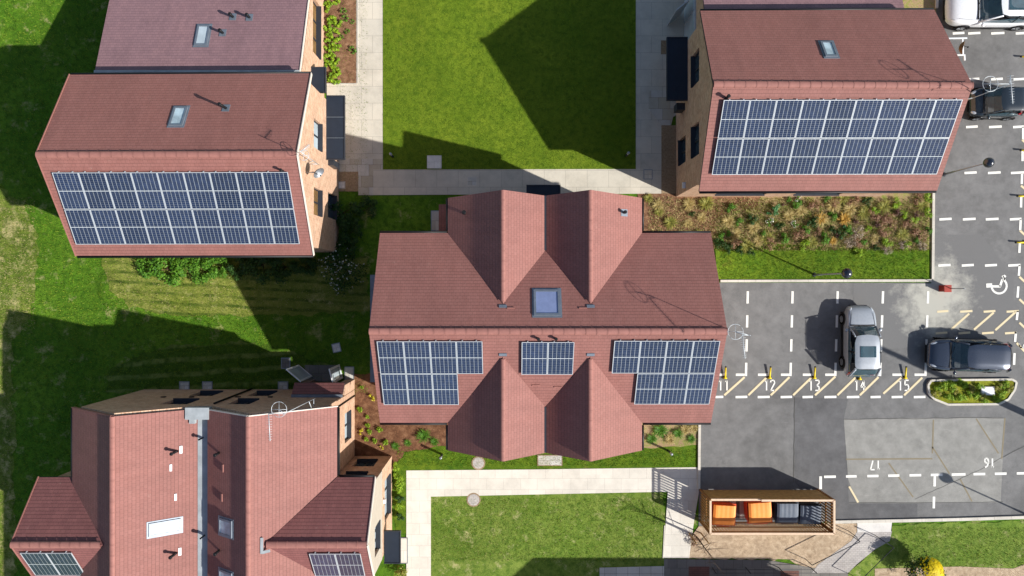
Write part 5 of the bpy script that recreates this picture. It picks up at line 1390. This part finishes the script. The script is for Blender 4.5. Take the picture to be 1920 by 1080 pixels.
# grass: many little blades standing out of the turf
def blades(name, regions, dens, hgt, mat, w=.012, avoid=None, z=0., seed=1):
    r = random.Random(seed); vs, fs = [], []
    for (a, b, c, d, k) in regions:
        p, q = G(a, b), G(c, d); x0, x1, y0, y1 = min(p.x,q.x), max(p.x,q.x), min(p.y,q.y), max(p.y,q.y)
        n = int((x1-x0)*(y1-y0)*dens*k)
        for i in range(n):
            x, y = r.uniform(x0,x1), r.uniform(y0,y1)
            if avoid and avoid(x, y): continue
            an = r.uniform(0,6.283); h = hgt*r.uniform(.5,1.3); L = h*r.uniform(.3,1.1); ca, sa = math.cos(an), math.sin(an); b0 = len(vs)
            ww = w*r.uniform(.7,1.4)
            vs += [(x - sa*ww, y + ca*ww, z), (x + sa*ww, y - ca*ww, z), (x + ca*L, y + sa*L, z + h)]; fs.append((b0,b0+1,b0+2))
    me = bpy.data.meshes.new(name); me.from_pydata(vs, [], fs); me.materials.append(M[mat]); me.uv_layers.new(name='UVMap')
    o = bpy.data.objects.new(name, me); COL.objects.link(o); return tag(o, kind='stuff')
blades('lawn_grass', [(719,-30,1191,317,1)], 260, .045, 'blade_c', z=.03, seed=2)
def inside_house(x, y): return (-19.9 < x < -9.4 and 1.7 < y < 25) or (-19.6 < x < -8.5 and y < -5.5) or (-21.6 < x < -6.5 and y < -9)
blades('field_grass', [(-10,-10,690,738,1),(-10,738,200,1090,.8)], 150, .08, 'blade', w=.014, avoid=inside_house, z=-.015, seed=3)
blades('field_dry_grass', [(-10,370,66,620,2.2),(-10,620,22,1090,1),(195,485,690,585,.8)], 60, .08, 'blade_dry', w=.012, avoid=inside_house, z=-.005, seed=4)
blades('strip_grass', [(1350,466,1741,522,1)], 320, .08, 'blade', z=.016, seed=5)
blades('bed_dry_grass', [(1215,370,1740,470,1)], 330, .15, 'blade_dry', w=.012, z=.015, seed=12, avoid=lambda x, y: (x > 8.7 and y > 4.8) or (x < 9.4 and y < 2.7))
blades('bed_straw', [(1300,380,1740,470,1)], 120, .16, 'lf_brown', w=.011, z=.015, seed=13, avoid=lambda x, y: x < 9.4 and y < 2.7)
blades('bed_green_grass', [(1340,380,1740,470,1)], 160, .14, 'blade', w=.011, z=.015, seed=14, avoid=lambda x, y: x < 9.4 and y < 2.7)
blades('verge_grass', [(745,842,1306,874,1)], 240, .08, 'blade', z=.006, seed=6, avoid=lambda x, y: -3 < x < 5.9 and y > -7.4)
blades('front_grass', [(812,934,1240,1052,1),(1690,988,1930,1062,1)], 200, .06, 'blade', z=.012, seed=7)
blades('front_dry_grass', [(812,934,1240,1052,1),(1690,988,1930,1062,1)], 40, .06, 'blade_dry', z=.012, seed=8)

# ------------------------------------------------------------------ light, air, camera
w = bpy.data.worlds.new('World'); S.world = w; w.use_nodes = True
nt = w.node_tree; bg = nt.nodes['Background']; sky = nt.nodes.new('ShaderNodeTexSky'); sky.sky_type = 'NISHITA'
sd = Vector((1.30, -.587, 1)).normalized()
el = math.asin(sd.z); az = math.atan2(sd.x, sd.y)
sky.sun_disc = False; sky.sun_elevation = el; sky.sun_rotation = az; sky.altitude = 50; sky.air_density = 1.0; sky.dust_density = 1.0
nt.links.new(sky.outputs[0], bg.inputs[0]); bg.inputs[1].default_value = SKY
L = bpy.data.lights.new('sun', 'SUN'); L.energy = SUN; L.angle = R(.7); L.color = (1.0, .965, .91)
lo = bpy.data.objects.new('sun', L); COL.objects.link(lo); lo.rotation_euler = sd.to_track_quat('Z', 'Y').to_euler(); lo.location = sd*60
cam = bpy.data.cameras.new('camera'); co = bpy.data.objects.new('camera', cam); COL.objects.link(co)
co.location = (0, 0, H); co.rotation_euler = (0, 0, 0); cam.sensor_width = 36; cam.lens = FPX/1920*36; cam.clip_end = 500; cam.clip_start = .5
S.camera = co
vs = S.view_settings; vs.view_transform = 'Standard'; vs.look = 'None'; vs.exposure = EXPO; vs.gamma = 1; vs.use_curve_mapping = False
S.cycles.max_bounces = 6; S.cycles.use_denoising = True
S.render.film_transparent = False
